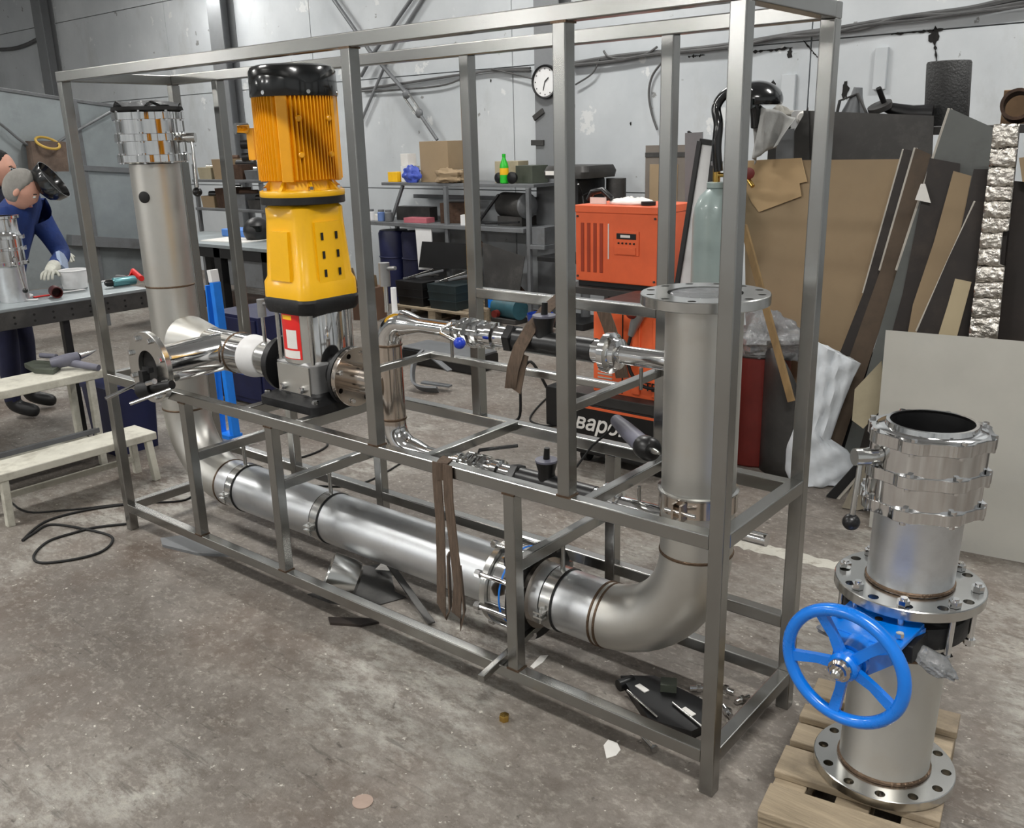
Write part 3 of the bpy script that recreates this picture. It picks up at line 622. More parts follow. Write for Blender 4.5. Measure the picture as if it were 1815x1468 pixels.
def bypass(z, nm, lab, handle):
    t = thing(nm, lab, 'pipe', (-.9, PY, z-.05))
    ax = (1, 0, 0)
    mk('thin_pipe', MB().cyl((TX+er+.085, PY, z), (-1.075, PY, z), .026, seg=24), POL, t)
    mk('union', MB().lathe((-1.12, PY, z), ax, [(.026, 0), (.034, .002), (.034, .018), (.026, .02)], 24), POL, t)
    mk('ball_valve', MB().lathe((-1.075, PY, z), ax, [(.030, 0), (.046, .002), (.046, .014), (.038, .016), (.038, .034), (.050, .036), (.050, .052), (.038, .054), (.038, .072), (.046, .074), (.046, .088), (.034, .09)], 8), POL, t)
    for p in circ((-1.077, PY, z), ax, .041, 4, .4): mk('valve_bolt', MB().cyl(p, p+V((.095, 0, 0)), .005, seg=8), SATIN, t)
    mk('coupling', MB().lathe((-.985, PY, z), ax, [(.034, 0), (.034, .03), (.044, .034), (.044, .058), (.034, .062), (.033, .11)], 28), POL, t)
    mk('hex_nut', MB().lathe((-.88, PY, z), ax, [(.040, 0), (.046, .004), (.046, .03), (.040, .034)], 6), BLACKP, t)
    mk('flow_meter', MB().cyl((-.85, PY, z), (-.555, PY, z), .036, seg=24), BLACKP, t)
    mk('meter_neck', MB().lathe((-.74, PY, z), (0, 0, 1), [(.030, .02), (.026, .045), (.033, .07), (.034, .08), (.03, .082)], 20), BLACKP, t)
    mk('meter_collar', MB().lathe((-.74, PY, z), (0, 0, 1), [(.027, .080), (.036, .081), (.036, .087), (.02, .089)], 20), TOOLG, t)
    mk('meter_probe', MB().cyl((-.74, PY, z+.085), (-.737, PY, z+.125), .011, .009, seg=14), BLACKP, t)
    mk('end_union', MB().lathe((-.555, PY, z), ax, [(.034, 0), (.034, .03), (.045, .035), (.058, .04), (.060, .06), (.050, .064), (.044, .07), (.044, .085), (.030, .09)], 28), POL, t)
    mk('end_pipe', MB().cyl((-.47, PY, z), (RX-PR+.004, PY, z), .027, seg=24), POL, t)
    if handle:
        P = V((-1.09, PY-.03, z+.005))
        mk('handle_rod', MB().path([P+V((-.02, .02, .02)), P+V((-.02, -.03, .01)), P+V((.0, -.055, 0)), P+V((.085, -.075, -.012))], .006, 10), SATIN, t)
        mk('handle_knob', MB().ell(P+V((.10, -.078, -.014)), (.019, .019, .019), 18, 12), pm('blue_knob', (.12, .24, .72), .3, 0, .1, 9), t, label='blue ball knob')
    else:
        P = V((-1.03, PY, z+.045))
        mk('handle_rod', MB().path([P+V((0, 0, -.01)), P+V((.0, .01, .012)), P+V((.11, .08, .03))], .006, 10), BLACKP, t)
    for x in (-1.125, -.40): mk('support_stud', MB().cyl((x, PY, z-.03 if handle else z+.02), (x, PY, 1.008 if handle else ZM-.035), .0055, seg=8), STEEL, t)
    return t
bypass(UZ, 'upper_bypass_line', 'upper thin polished pipe with blue knob valve and black flow meter', True)
bypass(LZ, 'lower_bypass_line', 'lower thin polished pipe with valve and black flow meter behind the front middle rail', False)
one('stub_pipe', MB().cyl((RX+.095, PY+.02, .64), (RX+.20, PY+.02, .64), .018, seg=20), POL, 'short polished stub pipe sticking out of the right upright pipe', 'pipe')

# ================================================================== wooden pallet and gate valve stack (right foreground)
pal = thing('wood_pallet', 'small raw wooden pallet under the blue handwheel valve', 'pallet', (.38, .35, 0))
pc = at(1565, 1345, Z=.145); th_ = R(9)
ex = V((math.cos(th_), math.sin(th_), 0)); ey = V((-ex.y, ex.x, 0)); PM3 = Matrix((ex, ey, V((0, 0, 1)))).transposed()
p0 = at(1343, 1436, Z=.12); PWd = .385
def pal_box(nm, u0, u1, v0, v1, z0, z1):
    c = p0+ex*((u0+u1)/2)+ey*((v0+v1)/2); mk(nm, MB().rbox((c.x, c.y, (z0+z1)/2), (u1-u0, v1-v0, z1-z0), 0, .004, PM3), WOOD, pal)
for k, (v0, v1) in enumerate(((0, .115), (.165, .285), (.31, .40), (.43, .50), (.55, .65))):
    pal_box('deck_board', -.004*(k % 2), PWd+.004*(k % 3), v0, v1, .098, .120)
for u0 in (0, PWd/2-.04, PWd-.08):
    pal_box('stringer', u0, u0+.08, .005, .645, .080, .098)
    for v0 in (.008, .28, .553): pal_box('block', u0, u0+.08, v0, v0+.09, .018, .080)
    pal_box('runner', u0, u0+.08, .005, .645, 0, .018)

B0 = V((pc.x, pc.y, .121)); vn = V((CAM.x-B0.x, CAM.y-B0.y, 0)).normalized()
def stk(x, y): return atp(x, y, B0, vn)
T1 = stk(1613, 1026); T2 = stk(1652, 752); AX = (T2-B0).normalized()
def up_at(h): return B0+AX*h
hU = (T1-B0).length; hT = (T2-B0).length
ls = thing('lower_spool', 'grey pipe spool with drilled base flange standing on the pallet', 'pipe', B0)
flange_holes('base_flange', B0, AX, .170, .100, .026, 12, .0125, .147, SATIN, ls)
hG = hU-.115
mk('pipe', MB().lathe(B0, AX, [(.094, .002), (.110, .004), (.110, .026), (.108, .03), (.108, hG-.05), (.104, hG-.035), (.112, hG-.03), (.112, hG), (.09, hG)], 48), MATTE, ls)
weld_ring(up_at(.030), AX, .110, ls); weld_ring(up_at(hG-.05), AX, .107, ls)
gv = thing('gate_valve', 'knife gate valve with bright blue handwheel and yoke above the pallet', 'valve', up_at(hG))
hub = at(1491, 1198, Z=up_at(hG+.03).z-.03)
gc = up_at(hG+.035); gd = V((hub.x-gc.x, hub.y-gc.y, 0)).normalized()
gd = V((gd.x, gd.y, -.05)).normalized(); gs = gd.cross(V((0, 0, 1))).normalized(); gu = gs.cross(gd).normalized()
hubd = (hub-gc).length; hub = gc+gd*hubd
mk('body_ring', MB().lathe(up_at(hG), AX, [(.1, 0), (.140, .001), (.142, .004), (.142, .052), (.140, .055), (.1, .056)], 48), CAST, gv)
for q in circ(up_at(hG-.03), AX, .147, 8, .2):
    mk('stud_bolt', MB().cyl(q, q+AX*.165, .008, seg=10).lathe(q+AX*.145, AX, [(.014, 0), (.014, .014)], 6).lathe(q+AX*.006, AX, [(.014, 0), (.014, .014)], 6), POL, gv)
GM = Matrix((gs, gd, gu)).transposed()
mk('gate_housing', MB().rbox(gc+gd*.135, (.19, .10, .045), 0, .006, GM), CAST, gv)
mk('yoke_plate', MB().rbox(gc+gd*.175+gu*.036, (.175, .14, .010), 2, .004, GM), BLUE, gv)
for s in (-1, 1):
    mk('yoke_arm', MB().add([gc+gs*s*.080+gd*.11+gu*.034, gc+gs*s*.092+gd*.11+gu*.034, gc+gs*s*.080+gd*.11-gu*.03, gc+gs*s*.092+gd*.11-gu*.03,
        gc+gs*s*.028+gd*(hubd-.045)+gu*.024, gc+gs*s*.040+gd*(hubd-.045)+gu*.024, gc+gs*s*.028+gd*(hubd-.045)-gu*.024, gc+gs*s*.040+gd*(hubd-.045)-gu*.024],
        [(0, 1, 3, 2), (4, 6, 7, 5), (0, 4, 5, 1), (2, 3, 7, 6), (0, 2, 6, 4), (1, 5, 7, 3)]), BLUE, gv)
mk('yoke_plate', MB().prism([gc+gs*-.088+gd*.24+gu*.03, gc+gs*.088+gd*.24+gu*.03, gc+gs*.04+gd*(hubd-.045)+gu*.026, gc-gs*.04+gd*(hubd-.045)+gu*.026], gu, .008), BLUE, gv)
mk('yoke_hub', MB().cyl(hub-gd*.085, hub-gd*.035, .045, .04, seg=24), BLUE, gv)
mk('plate_hole', MB().cyl(gc+gd*.15+gu*.0405, gc+gd*.15+gu*.0425, .009, seg=16), DARKHOLE, gv)
mk('stem', MB().lathe(gc+gd*.16, gd, [(.009, 0), (.009, hubd-.16+.012), (.012, hubd-.16+.012), (.012, hubd-.16+.03), (.007, hubd-.16+.036)], 16), SATIN, gv)
mk('stem_nut', MB().lathe(hub+gd*.005, gd, [(.026, 0), (.026, .008), (.020, .012), (.018, .018)], 24), HEAT, gv)
mk('bracket_bolt', MB().cyl(gc+gs*.07+gd*.20+gu*.046, gc+gs*.07+gd*.20+gu*.056, .009, seg=6), POL, gv)
mk('bracket_bolt', MB().cyl(gc-gs*.07+gd*.20+gu*.046, gc-gs*.07+gd*.20+gu*.056, .009, seg=6), POL, gv)
wheel = mk('handwheel', MB().torus(hub-gd*.012, gd, .134, .0145, 56, 14), BLUE, gv)
mk('wheel_hub', MB().lathe(hub-gd*.035, gd, [(.02, 0), (.032, .002), (.034, .03), (.028, .038), (.012, .04)], 28), BLUE, wheel)
for k in range(5):
    a = R(62+72*k); d = gs*math.cos(a)+gu*math.sin(a)
    mk('spoke', MB().path([hub-gd*.02+d*.022, hub-gd*.022+d*.07, hub-gd*.012+d*.128], [(.0125, .007), (.0105, .006), (.0125, .007)], flat=gd.cross(d)), BLUE, wheel)
us = thing('upper_spool', 'short steel pipe with wide drilled flange on the blue gate valve', 'pipe', up_at(hU-.03))
flange_holes('flange', up_at(hU-.027), AX, .170, .098, .026, 12, .0125, .147, SATIN, us)
mk('neck', MB().lathe(up_at(hU-.03), AX, [(.09, .004), (.101, .004), (.098, .035), (.098, hT-.205-hU+.03), (.09, hT-.205-hU+.03)], 48), PIPE, us)
weld_ring(up_at(hU+.004), AX, .0985, us)
for i, (x, y, lab) in enumerate(((1505, 1066, 'left'), (1652, 1112, 'right'))):
    q = stk(x, y)+vn*.16; one('film_bag', MB().ell(q, (.055, .03, .022), 24, 16, Matrix.Rotation(.4*i, 3, 'Y'), lambda p: p*(1+.18*math.sin(5*p.x+3)*math.cos(6*p.y)+.06*math.sin(13*p.z+7*p.x))), FILM, 'small clear film bag of bolts tied at the %s side of the blue gate valve' % lab, 'film bag')
bw = thing('chrome_butterfly_valve', 'polished lobed valve open at the top above the blue handwheel', 'valve', up_at(hT-.205))
butterfly(bw, up_at(hT-.198), AX, -RGT+vn*.15, [(.0, -.01, -.05), (-.004, -.02, -.155)], .96, .132)

# ================================================================== slings, clamps and cables on the frame
def sling(name, label, strands, wdt=.014):
    t = thing(name, label, 'sling', strands[0][0][-3])
    for pts, flat in strands: mk('strand', MB().path(pts, [(wdt, .0022)]*len(pts), flat=flat), STRAP, t, 60)
    return t
def s3(l): return [V(p) for p in l]
xs = -.955
a_ = [V((xs, -.006, ZM+.004)), V((xs, -.008, .70)), V((xs+.006, -.010, .55)), V((xs, -.010, .40)), V((xs-.008, -.010, .27)), V((xs+.006, -.006, .22)), V((xs+.022, .0, .26)), V((xs+.020, .004, .45))]
b_ = [V((xs+.045, -.006, ZM+.004)), V((xs+.047, -.010, .64)), V((xs+.062, -.012, .48)), V((xs+.070, -.01, .36)), V((xs+.058, -.012, .26)), V((xs+.072, -.008, .22)), V((xs+.088, -.004, .27)), V((xs+.075, -.002, .42))]
c_ = [V((xs, W+.004, .71)), V((xs, W+.004, ZM+.005)), V((xs+.01, .02, ZM+.0055)), V((xs+.02, -.004, ZM+.005)), V((xs+.022, -.005, .70))]
sling('lifting_sling', 'brown textile lifting sling looped over the front middle rail', [(a_, (1, 0, 0)), (b_, (1, 0, 0)), (c_, (1, 0, 0))], .018)
a_ = [at(1003, 518, Y=.47), at(968, 548, Y=.36), at(942, 580, Y=.25), at(920, 618, Y=.205), at(909, 655, Y=.20), at(905, 688, Y=.20), at(914, 693, Y=.205), at(921, 655, Y=.215), at(927, 628, Y=.222)]
sling('textile_sling', 'brown textile sling draped over the black flow meter of the upper pipe', [(a_, RGT)], .020)
# pipe stand clamp with two rods under the stub flange
vc = thing('pipe_vice', 'dark pipe vice with two bright rods clamped under the front stub flange', 'vice', (-2.44, -.16, .66))
def vp(x, y, Y): return at(x, y, Y=Y)
mk('vice_rod', MB().cyl(vp(187, 707, -.24), vp(240, 682, -.12), .007, seg=12), POL, vc)
mk('vice_rod', MB().cyl(vp(230, 716, -.26), vp(302, 690, -.12), .007, seg=12), POL, vc)
mk('vice_body', MB().cyl(vp(250, 692, -.14), vp(272, 688, -.12), .034, seg=20).cyl(vp(262, 690, -.13), vp(305, 682, -.10), .020, .017, seg=18), CAST, vc)
mk('vice_jaw', MB().box(vp(256, 668, -.13), (.03, .03, .05)).box(vp(262, 655, -.115), (.05, .02, .02)), CAST, vc)
mk('vice_post', MB().path([vp(262, 690, -.12), vp(272, 700, -.06), vp(285, 708, 0.0)], .012, 10), CAST, vc)
mk('vice_screw', MB().cyl(vp(262, 680, -.15), vp(274, 676, -.15), .011, seg=12), POL, vc)
# straight grinder lying over the cross bar next to the riser
gr = thing('die_grinder', 'grey straight grinder resting on the cross bar beside the right upright pipe', 'power tool', (-.42, .38, ZM))
g0 = at(1110, 762, Y=.42); g1 = at(1142, 792, Y=.34); g2 = at(1150, 796, Y=.31); g3 = at(1168, 804, Y=.27)
mk('tool_body', MB().path([g0+(g0-g1)*.6, g0, g1], [.020, .026, .030], 16), TOOLG, gr)
mk('tool_head', MB().path([g1, g1+(g2-g1)*1.2, g2+(g3-g2)*.3], [.036, .036, .022], 18), BLACKP, gr)
mk('collet', MB().path([g2, g2+(g3-g2)*.7, g3], [.012, .009, .004], 10), SATIN, gr)
mk('tool_cable', MB().path([g0+(g0-g1)*.6, at(1080, 765, Y=.45), at(1050, 790, Y=.46), at(1020, 830, Y=.42)], .004, 8), RUBBER, gr)

# ================================================================== things lying on the floor by the frame
def flr(x, y, z=0): return at(x, y, Z=z)
def curve_pts(pts, n=6):
    out = []
    P = [pts[0]]+list(pts)+[pts[-1]]
    for i in range(1, len(P)-2):
        for k in range(n):
            t = k/n; a, b, c, d = P[i-1], P[i], P[i+1], P[i+2]
            out.append(.5*((2*b)+(c-a)*t+(2*a-5*b+4*c-d)*t*t+(3*b-a-3*c+d)*t**3))
    return out+[P[-2]]
def cable(name, pix, r, label, mat=RUBBER, cat='cable', z=None, group=None):
    pts = curve_pts([flr(x, y, r if z is None else z) for x, y in pix]); return one(name, MB().path(pts, r, 8), mat, label, cat, group)
cable('floor_cable', [(232, 893), (150, 905), (80, 925), (40, 958), (60, 945), (90, 930), (150, 938), (198, 952), (185, 975), (140, 990), (75, 998), (60, 985), (85, 960), (130, 945), (170, 935), (232, 928)], .006, 'black cable coiled in a loop on the floor by the left frame post')
cable('welding_cable', [(0, 865), (40, 905), (110, 905), (225, 893), (320, 888), (345, 875)], .005, 'thin black cable running under the white step bench')
cable('floor_cable', [(430, 800), (470, 815), (530, 812), (580, 790), (560, 770), (520, 775)], .006, 'black cable bent on the floor behind the pump end of the frame')
cable('floor_cable', [(540, 860), (610, 862), (660, 850), (720, 815), (740, 800)], .005, 'black cable crossing the floor behind the long pipe')
cable('floor_cable', [(975, 700), (950, 725), (940, 745), (968, 755), (1000, 752)], .006, 'black cable loop on the floor in front of the black welding set')
q = flr(765, 690); bkt = thing('steel_bracket', 'bent grey steel bracket on the floor behind the thin upright pipe', 'bracket', q)
mk('hook', MB().path(curve_pts([q+V((-.10, .05, .26)), q+V((-.14, -.02, .18)), q+V((-.10, -.08, .06)), q+V((.0, -.10, .03)), q+V((.12, -.06, .03))], 5), [(.03, .008)]*21, flat=(0, 1, 0)), GREYST, bkt)
mk('arm', MB().beam(q+V((-.10, .05, .26)), q+V((.13, .06, .14)), .05, .012), GREYST, bkt)
mk('jaw', MB().beam(q+V((-.06, -.03, .05)), q+V((.16, .03, .04)), .05, .014), GREYST, bkt)
q = flr(750, 665)+V((-.05, .35, 0)); tcs = thing('tool_case', 'black flat tool case on the floor behind the bent grey bracket', 'case', q)
mk('case_body', MB().rbox(q+V((0, 0, .06)), (.75, .30, .12), 0, .015), BLACKP, tcs); mk('case_lid', MB().rbox(q+V((0, 0, .128)), (.74, .29, .015), 0, .006), GREYST, tcs)
q = flr(900, 572); wp_ = thing('water_pump', 'small teal machine with blue and red fittings on the floor before the workbench', 'machine', q)
mk('machine_body', MB().cyl(q+V((-.16, .05, .14)), q+V((.16, .0, .14)), .10, seg=24), TEAL, wp_); mk('machine_foot', MB().rbox(q+V((0, .02, .025)), (.30, .18, .05), 0, .01), DARKST, wp_)
mk('red_coupling', MB().cyl(q+V((-.05, -.09, .10)), q+V((-.05, -.14, .10)), .035, seg=18), REDP, wp_); mk('blue_cover', MB().rbox(q+V((-.19, .03, .20)), (.08, .12, .14), 2, .02), BLUEF, wp_)
q = flr(958, 588); one('blue_bucket', MB().lathe(q, (0, 0, 1), [(.09, 0), (.10, .005), (.12, .17), (.115, .17), (.095, .01), (.01, .008)], 28), pm('blue_bucket_plastic', (.12, .25, .62), .4, 0, .1, 5), 'dark blue bucket on the floor behind the black flow meter', 'bucket')
# drum cap leaning on the bottom rail
cp_ = V((-1.70, .10, .10)); cax = V((-.55, -.75, .36)).normalized()
one('steel_pot', MB().lathe(at(603, 1024, Y=.145), V((-.66, -.62, .42)), [(.03, -.075), (.055, -.072), (.080, -.06), (.086, -.03), (.086, .05), (.082, .05), (.080, .046), (.078, -.02)], 40), SATIN, 'short round steel drum end lying tilted behind the front bottom rail', 'drum')
def slab(name, pix, mat, label, cat, z=0.0, th=.004, group=None):
    return one(name, MB().prism([flr(x, y, z) for x, y in pix], (0, 0, 1), th), mat, label, cat, group)
slab('sheet_offcut', [(640, 1005), (690, 1000), (700, 1050), (720, 1060), (650, 1080), (585, 1070), (545, 1055), (600, 1040)], DARKST, 'dark steel sheet offcut under the long pipe beside the tilted steel drum', 'metal scrap')
one('steel_strip', MB().beam(flr(686, 1015, .01)+V((0, 0, .06)), flr(765, 1105, .012), .03, .006), DARKST, 'flat steel strip leaning under the long pipe next to the dark offcut', 'metal scrap')
slab('steel_angle_piece', [(582, 1098), (585, 1108), (640, 1112), (672, 1106), (668, 1100)], BROWNB, 'dark brown flat bar on the floor in front of the bottom rail', 'metal scrap', 0, .010)
slab('channel_offcut', [(285, 958), (288, 970), (350, 985), (420, 988), (400, 970), (330, 952)], GREYST, 'grey bent channel offcut under the front bottom rail by the left end', 'metal scrap', 0, .012)
sb = one('short_square_bar', MB().beam(flr(852, 1203, .145), flr(966, 1098, .145), .022, .022), STEEL, 'short square steel bar laid across the front bottom rail by the lower post', 'metal bar')
slab('label_card', [(940, 1182), (958, 1163), (972, 1162), (962, 1175), (946, 1186)], PAPER, 'white pointed paper card on the floor under the right elbow', 'card', 0, .002)
slab('label_card', [(1070, 1322), (1078, 1312), (1094, 1318), (1100, 1330), (1092, 1340), (1075, 1345)], PAPER, 'clear rounded plastic piece in front of the bottom rail', 'plastic scrap', 0, .002)
one('cutting_disc', MB().lathe(flr(643, 1422), (0, 0, 1), [(.004, 0), (.027, 0), (.028, .001), (.028, .003), (.004, .003)], 32), DISCM, 'small worn round cutting disc alone on the open floor', 'cutting disc')
one('metal_nut', MB().lathe(flr(894, 1277), (0, 0, 1), [(.006, 0), (.015, 0), (.016, .002), (.016, .018), (.015, .02), (.006, .02)], 6), BRASS, 'small brass coloured nut on the floor in front of the frame', 'nut')
bo = thing('loose_bolt', 'steel bolt lying in front of the bottom rail near the right post', 'bolt', flr(1150, 1320))
q0, q1 = flr(1138, 1305, .008), flr(1158, 1326, .010)
mk('shank', MB().cyl(q0, q1, .006, seg=10), POL, bo); mk('head', MB().lathe(q1, q1-q0, [(.012, 0), (.012, .011)], 6), POL, bo)
# black caliper bracket heap inside the frame at the right
bk = thing('hose_bracket_bundle', 'black folded bracket with steel rods lying inside the right end of the frame', 'bracket', flr(1180, 1260))
mk('plate', MB().prism([flr(1100, 1212), flr(1160, 1212), flr(1245, 1255), flr(1250, 1300), flr(1225, 1312), flr(1150, 1290)], (0, 0, 1), .03), BLACKP, bk)
mk('rod', MB().cyl(flr(1112, 1224, .036), flr(1166, 1272, .036), .004, seg=8), SATIN, bk)
mk('rod', MB().cyl(flr(1192, 1246, .036), flr(1244, 1288, .036), .004, seg=8), SATIN, bk)
mk('hinge_block', MB().cyl(flr(1096, 1215, .02), flr(1122, 1206, .02), .018, seg=12), BLACKP, bk)
mk('buckle', MB().box(flr(1185, 1218, .035), (.05, .045, .04), Matrix.Rotation(.5, 3, 'Z')), OLIVE, bk)
for (x, y) in ((1138, 1220), (1220, 1262)): mk('sticker', MB().box(flr(x, y, .032), (.045, .02, .003), Matrix.Rotation(-.3, 3, 'Z')), PAPER, bk)
for i, (x, y, lab) in enumerate(((1238, 1220, 'left of the right front post'), (1236, 1247, 'nearest the black bracket'), (1287, 1222, 'dark and upright, right of the post'), (1315, 1240, 'slanted one furthest right by the end rail'), (1290, 1262, 'lying flat nearest the right front post'))):
    c = flr(x, y, .014); t = thing('pipe_fitting', 'small chrome pipe fitting on the floor, '+lab, 'fitting', (c.x, c.y, 0), 'loose chrome fittings')
    a = R(40+70*i); d = V((math.cos(a), math.sin(a), 0))
    mk('body', MB().cyl(c-d*.028, c+d*.025, .009, seg=12), POL, t); mk('nut', MB().lathe(c-d*.006, d, [(.0135, 0), (.0135, .014)], 6), POL, t)
one('paper_scrap', MB().prism([flr(675, 1000, .02), flr(695, 998, .05), flr(690, 1012, .03), flr(665, 1010, .01)], (0, 0, 1), .002), PAPER, 'crumpled white paper scrap on the dark sheet offcut', 'paper')
# worn white floor line
fl = []
n = 26
for i in range(n+1):
    x = 1290+(1535-1290)*i/n; y = 952+(1008-952)*i/n; fl.append(flr(x, y+random.uniform(-2, 2)))
fl2 = [flr(1290+(1535-1290)*i/n, 966+(1026-966)*i/n+random.uniform(-2.5, 2.5)) for i in range(n, -1, -1)]
one('floor_line', MB().prism(fl+fl2, (0, 0, 1), .0012), pm('worn_white_line', (.76, .75, .71), .8, 0, .12, 8, dirt=(.52, .49, .45), dirt_amt=1, dscale=16), 'worn white painted line on the floor behind the right end of the frame', 'floor marking')

# ================================================================== left: benches, welding table, workers
def legs4(t, x0, x1, y0, y1, z, s, mat, nm='leg', splay=0):
    for x, sx in ((x0, -1), (x1, 1)):
        for y, sy in ((y0, -1), (y1, 1)): mk(nm, MB().beam((x+sx*splay, y+sy*splay, 0), (x, y, z), s, s, (1, 0, 0)), mat, t)
sbn = thing('step_bench', 'low white painted bench on thin legs left of the frame', 'bench', (-3.58, .05, 0))
mk('bench_top', MB().rmm((-3.70, -.34, .222), (-3.48, .47, .262), 1, .006), WPAINT, sbn)
legs4(sbn, -3.675, -3.505, -.30, .43, .222, .034, WPAINT, splay=.012)
mk('stretcher', MB().rmm((-3.685, -.28, .07), (-3.665, .42, .10), 1, .004), WPAINT, sbn)
wt = thing('white_table', 'white topped narrow table with a dropped power tool, behind the low bench', 'table', (-4.08, .1, 0))
mk('table_top', MB().rmm((-4.24, -.55, .49), (-3.95, .47, .535), 1, .006), WPAINT, wt)
for (x, y) in ((-3.975, .40), (-4.21, .40), (-3.975, -.5), (-4.21, -.5)): mk('leg', MB().rmm((x-.018, y-.018, 0), (x+.018, y+.018, .49), 2), WPAINT, wt)
mk('shelf', MB().rmm((-4.22, -.5, .10), (-3.96, .42, .125), 1), WPAINT, wt)
mk('lower_rail', MB().rmm((-3.97, -.5, .19), (-3.955, .40, .22), 1), GREYST, wt)
bl = thing('blue_box', 'dark navy plastic box under the white table', 'box', (-4.0, .62, 0))
mk('box_body', MB().loft([rsq((-4.15, .64), 0, .13, .13, 0, .015), rsq((-4.15, .64), 0, .15, .15, .40, .015)]), NAVYP, bl); mk('box_rim', MB().loft([rsq((-4.15, .64), 0, .156, .156, .385, .015), rsq((-4.15, .64), 0, .156, .156, .41, .015)]), NAVYP, bl)
# rotary hammer on the white table
rh = thing('impact_drill', 'grey cordless drill with green case lying on the white table', 'power tool', at(105, 660, Z=.535))
def wtp(x, y, z): return at(x, y, Z=z)
mk('tool_case', MB().prism([wtp(44, 652, .537), wtp(62, 646, .537), wtp(98, 648, .537), wtp(108, 655, .537), wtp(95, 664, .537), wtp(62, 662, .537)], (0, 0, 1), .025), OLIVE, rh)
mk('motor_housing', MB().path([wtp(92, 645, .575), wtp(120, 638, .59), wtp(140, 632, .60)], [.032, .036, .028], 14), TOOLG, rh)
mk('handle', MB().path([wtp(122, 642, .575), wtp(150, 648, .56), wtp(175, 652, .552)], [.024, .02, .017], 12), TOOLG, rh)
mk('chuck', MB().path([wtp(140, 632, .60), wtp(158, 626, .605), wtp(170, 621, .61)], [.02, .012, .004], 12), SATIN, rh)
mk('side_handle', MB().path([wtp(72, 630, .60), wtp(100, 632, .60)], .014, 10), TOOLG, rh)
# perforated welding table
wdt_ = thing('welding_table', 'thick grey steel welding table with drilled apron in front of the workers', 'table', (-4.8, .2, 0))
mk('table_plate', MB().rmm((-5.08, -1.0, .835), (-4.5, 1.10, .855), 1, .004), GALV, wdt_)
ap_ = mk('apron', MB().rmm((-4.512, -1.0, .735), (-4.502, 1.10, .835), 1, .002), DARKST, wdt_)
mk('apron', MB().rmm((-5.075, -1.0, .735), (-5.065, 1.10, .835), 1, .002), DARKST, wdt_)
mk('end_apron', MB().rmm((-5.065, 1.088, .735), (-4.512, 1.098, .835), 0, .002), DARKST, wdt_)
for k in range(11):
    for z in (.80, .765): mk('apron_hole', MB().cyl((-4.503, -.05+.11*k, z), (-4.500, -.05+.11*k, z), .007, seg=10), DARKHOLE, ap_)
for (x, y) in ((-4.56, .58), (-5.02, 1.03), (-4.56, -.9), (-5.02, -.9)): mk('leg', MB().rmm((x-.022, y-.022, 0), (x+.022, y+.022, .735), 2), BLACK, wdt_)
# things on the welding table
TZ = .856
def wtt(x, y): return at(x, y, Z=TZ)
pb = wtt(134, 511); t = thing('plaster_tub', 'white plastic tub on the welding table', 'tub', pb)
mk('tub', MB().lathe(pb, (0, 0, 1), [(.06, 0), (.072, .003), (.083, .115), (.079, .115), (.07, .01), (.01, .008)], 32), WHITEP, t)
mk('rim', MB().torus(pb+V((0, 0, .115)), (0, 0, 1), .083, .004, 32, 8), WHITEP, t)
q = at(100, 518, Z=TZ+.033); one('maroon_tube', MB().lathe(q-V((.07, -.02, 0)), (.95, -.28, 0), [(.033, 0), (.033, .10), (.028, .10), (.026, .02)], 28), MAROON, 'dark red short tube lying on the welding table by the tub', 'tube')
for i, (x0_, y0_, x1_, y1_, mt, lab) in enumerate(((60, 528, 88, 524, REDS, 'bright red flat strip on the welding table near the dark red tube'), (108, 520, 150, 514, WHITEP, 'white flat rod on the welding table below the tub'), (5, 536, 68, 532, WHITEP, 'long white ruler on the near edge of the welding table'), (180, 500, 212, 498, WHITEP, 'white rod lying at the far end of the welding table'))):
    one('flat_bar', MB().beam(wtt(x0_, y0_)+V((0, 0, .004)), wtt(x1_, y1_)+V((0, 0, .004)), .025, .007), mt, lab, 'bar')
q = wtt(28, 527); one('white_disc', MB().lathe(q, (0, 0, 1), [(.09, 0), (.095, .002), (.095, .008), (.09, .01)], 32), WHITEP, 'flat white round plate on the welding table', 'plate')
t = thing('spray_can', 'teal spray can with black cap lying at the right end of the welding table', 'can', wtt(210, 510))
d = (wtt(228, 506)-wtt(190, 511)).normalized(); c = wtt(190, 511)+V((0, 0, .03))
mk('can_body', MB().lathe(c, d, [(.016, .03), (.029, .045), (.029, .18), (.026, .185)], 20), pm('teal_can', (.35, .55, .57), .3, .4, .1, 9), t); mk('can_cap', MB().lathe(c, d, [(.012, -.01), (.02, 0), (.024, .035)], 16), BLACKP, t)
t = thing('pipe_wrench', 'red handled tool at the far right of the welding table', 'tool', wtt(240, 500))
mk('tool_handle', MB().path([wtt(224, 500)+V((0, 0, .02)), wtt(238, 494)+V((0, 0, .045)), wtt(252, 502)+V((0, 0, .03))], [.014, .024, .018], 12), REDS, t)
mk('tool_jaw', MB().path([wtt(208, 498)+V((0, 0, .02)), wtt(224, 499)+V((0, 0, .02))], .02, 12), CHAMBER, t)
vt = thing('table_valve', 'polished lobed valve on a pipe standing on the welding table before the worker', 'valve', (-4.74, .41, TZ))
vc0 = V((-4.74, .40, 0))
mk('pipe', MB().lathe(vc0+V((0, 0, TZ)), (0, 0, 1), [(.078, 0), (.078, .20), (.07, .21)], 36), PIPE, vt)
for z in (TZ+.215, TZ+.295, TZ+.36): mk('lobed_ring', lobed(vc0+V((0, 0, z)), (0, 0, 1), .098, .110, .018, 8), POL, vt)
mk('valve_body', MB().lathe(vc0+V((0, 0, TZ+.205)), (0, 0, 1), [(.07, 0), (.092, .003), (.092, .175), (.088, .18), (.082, .20), (.082, .265), (.095, .27), (.095, .285), (.07, .285), (.07, .1)], 40), POL, vt)
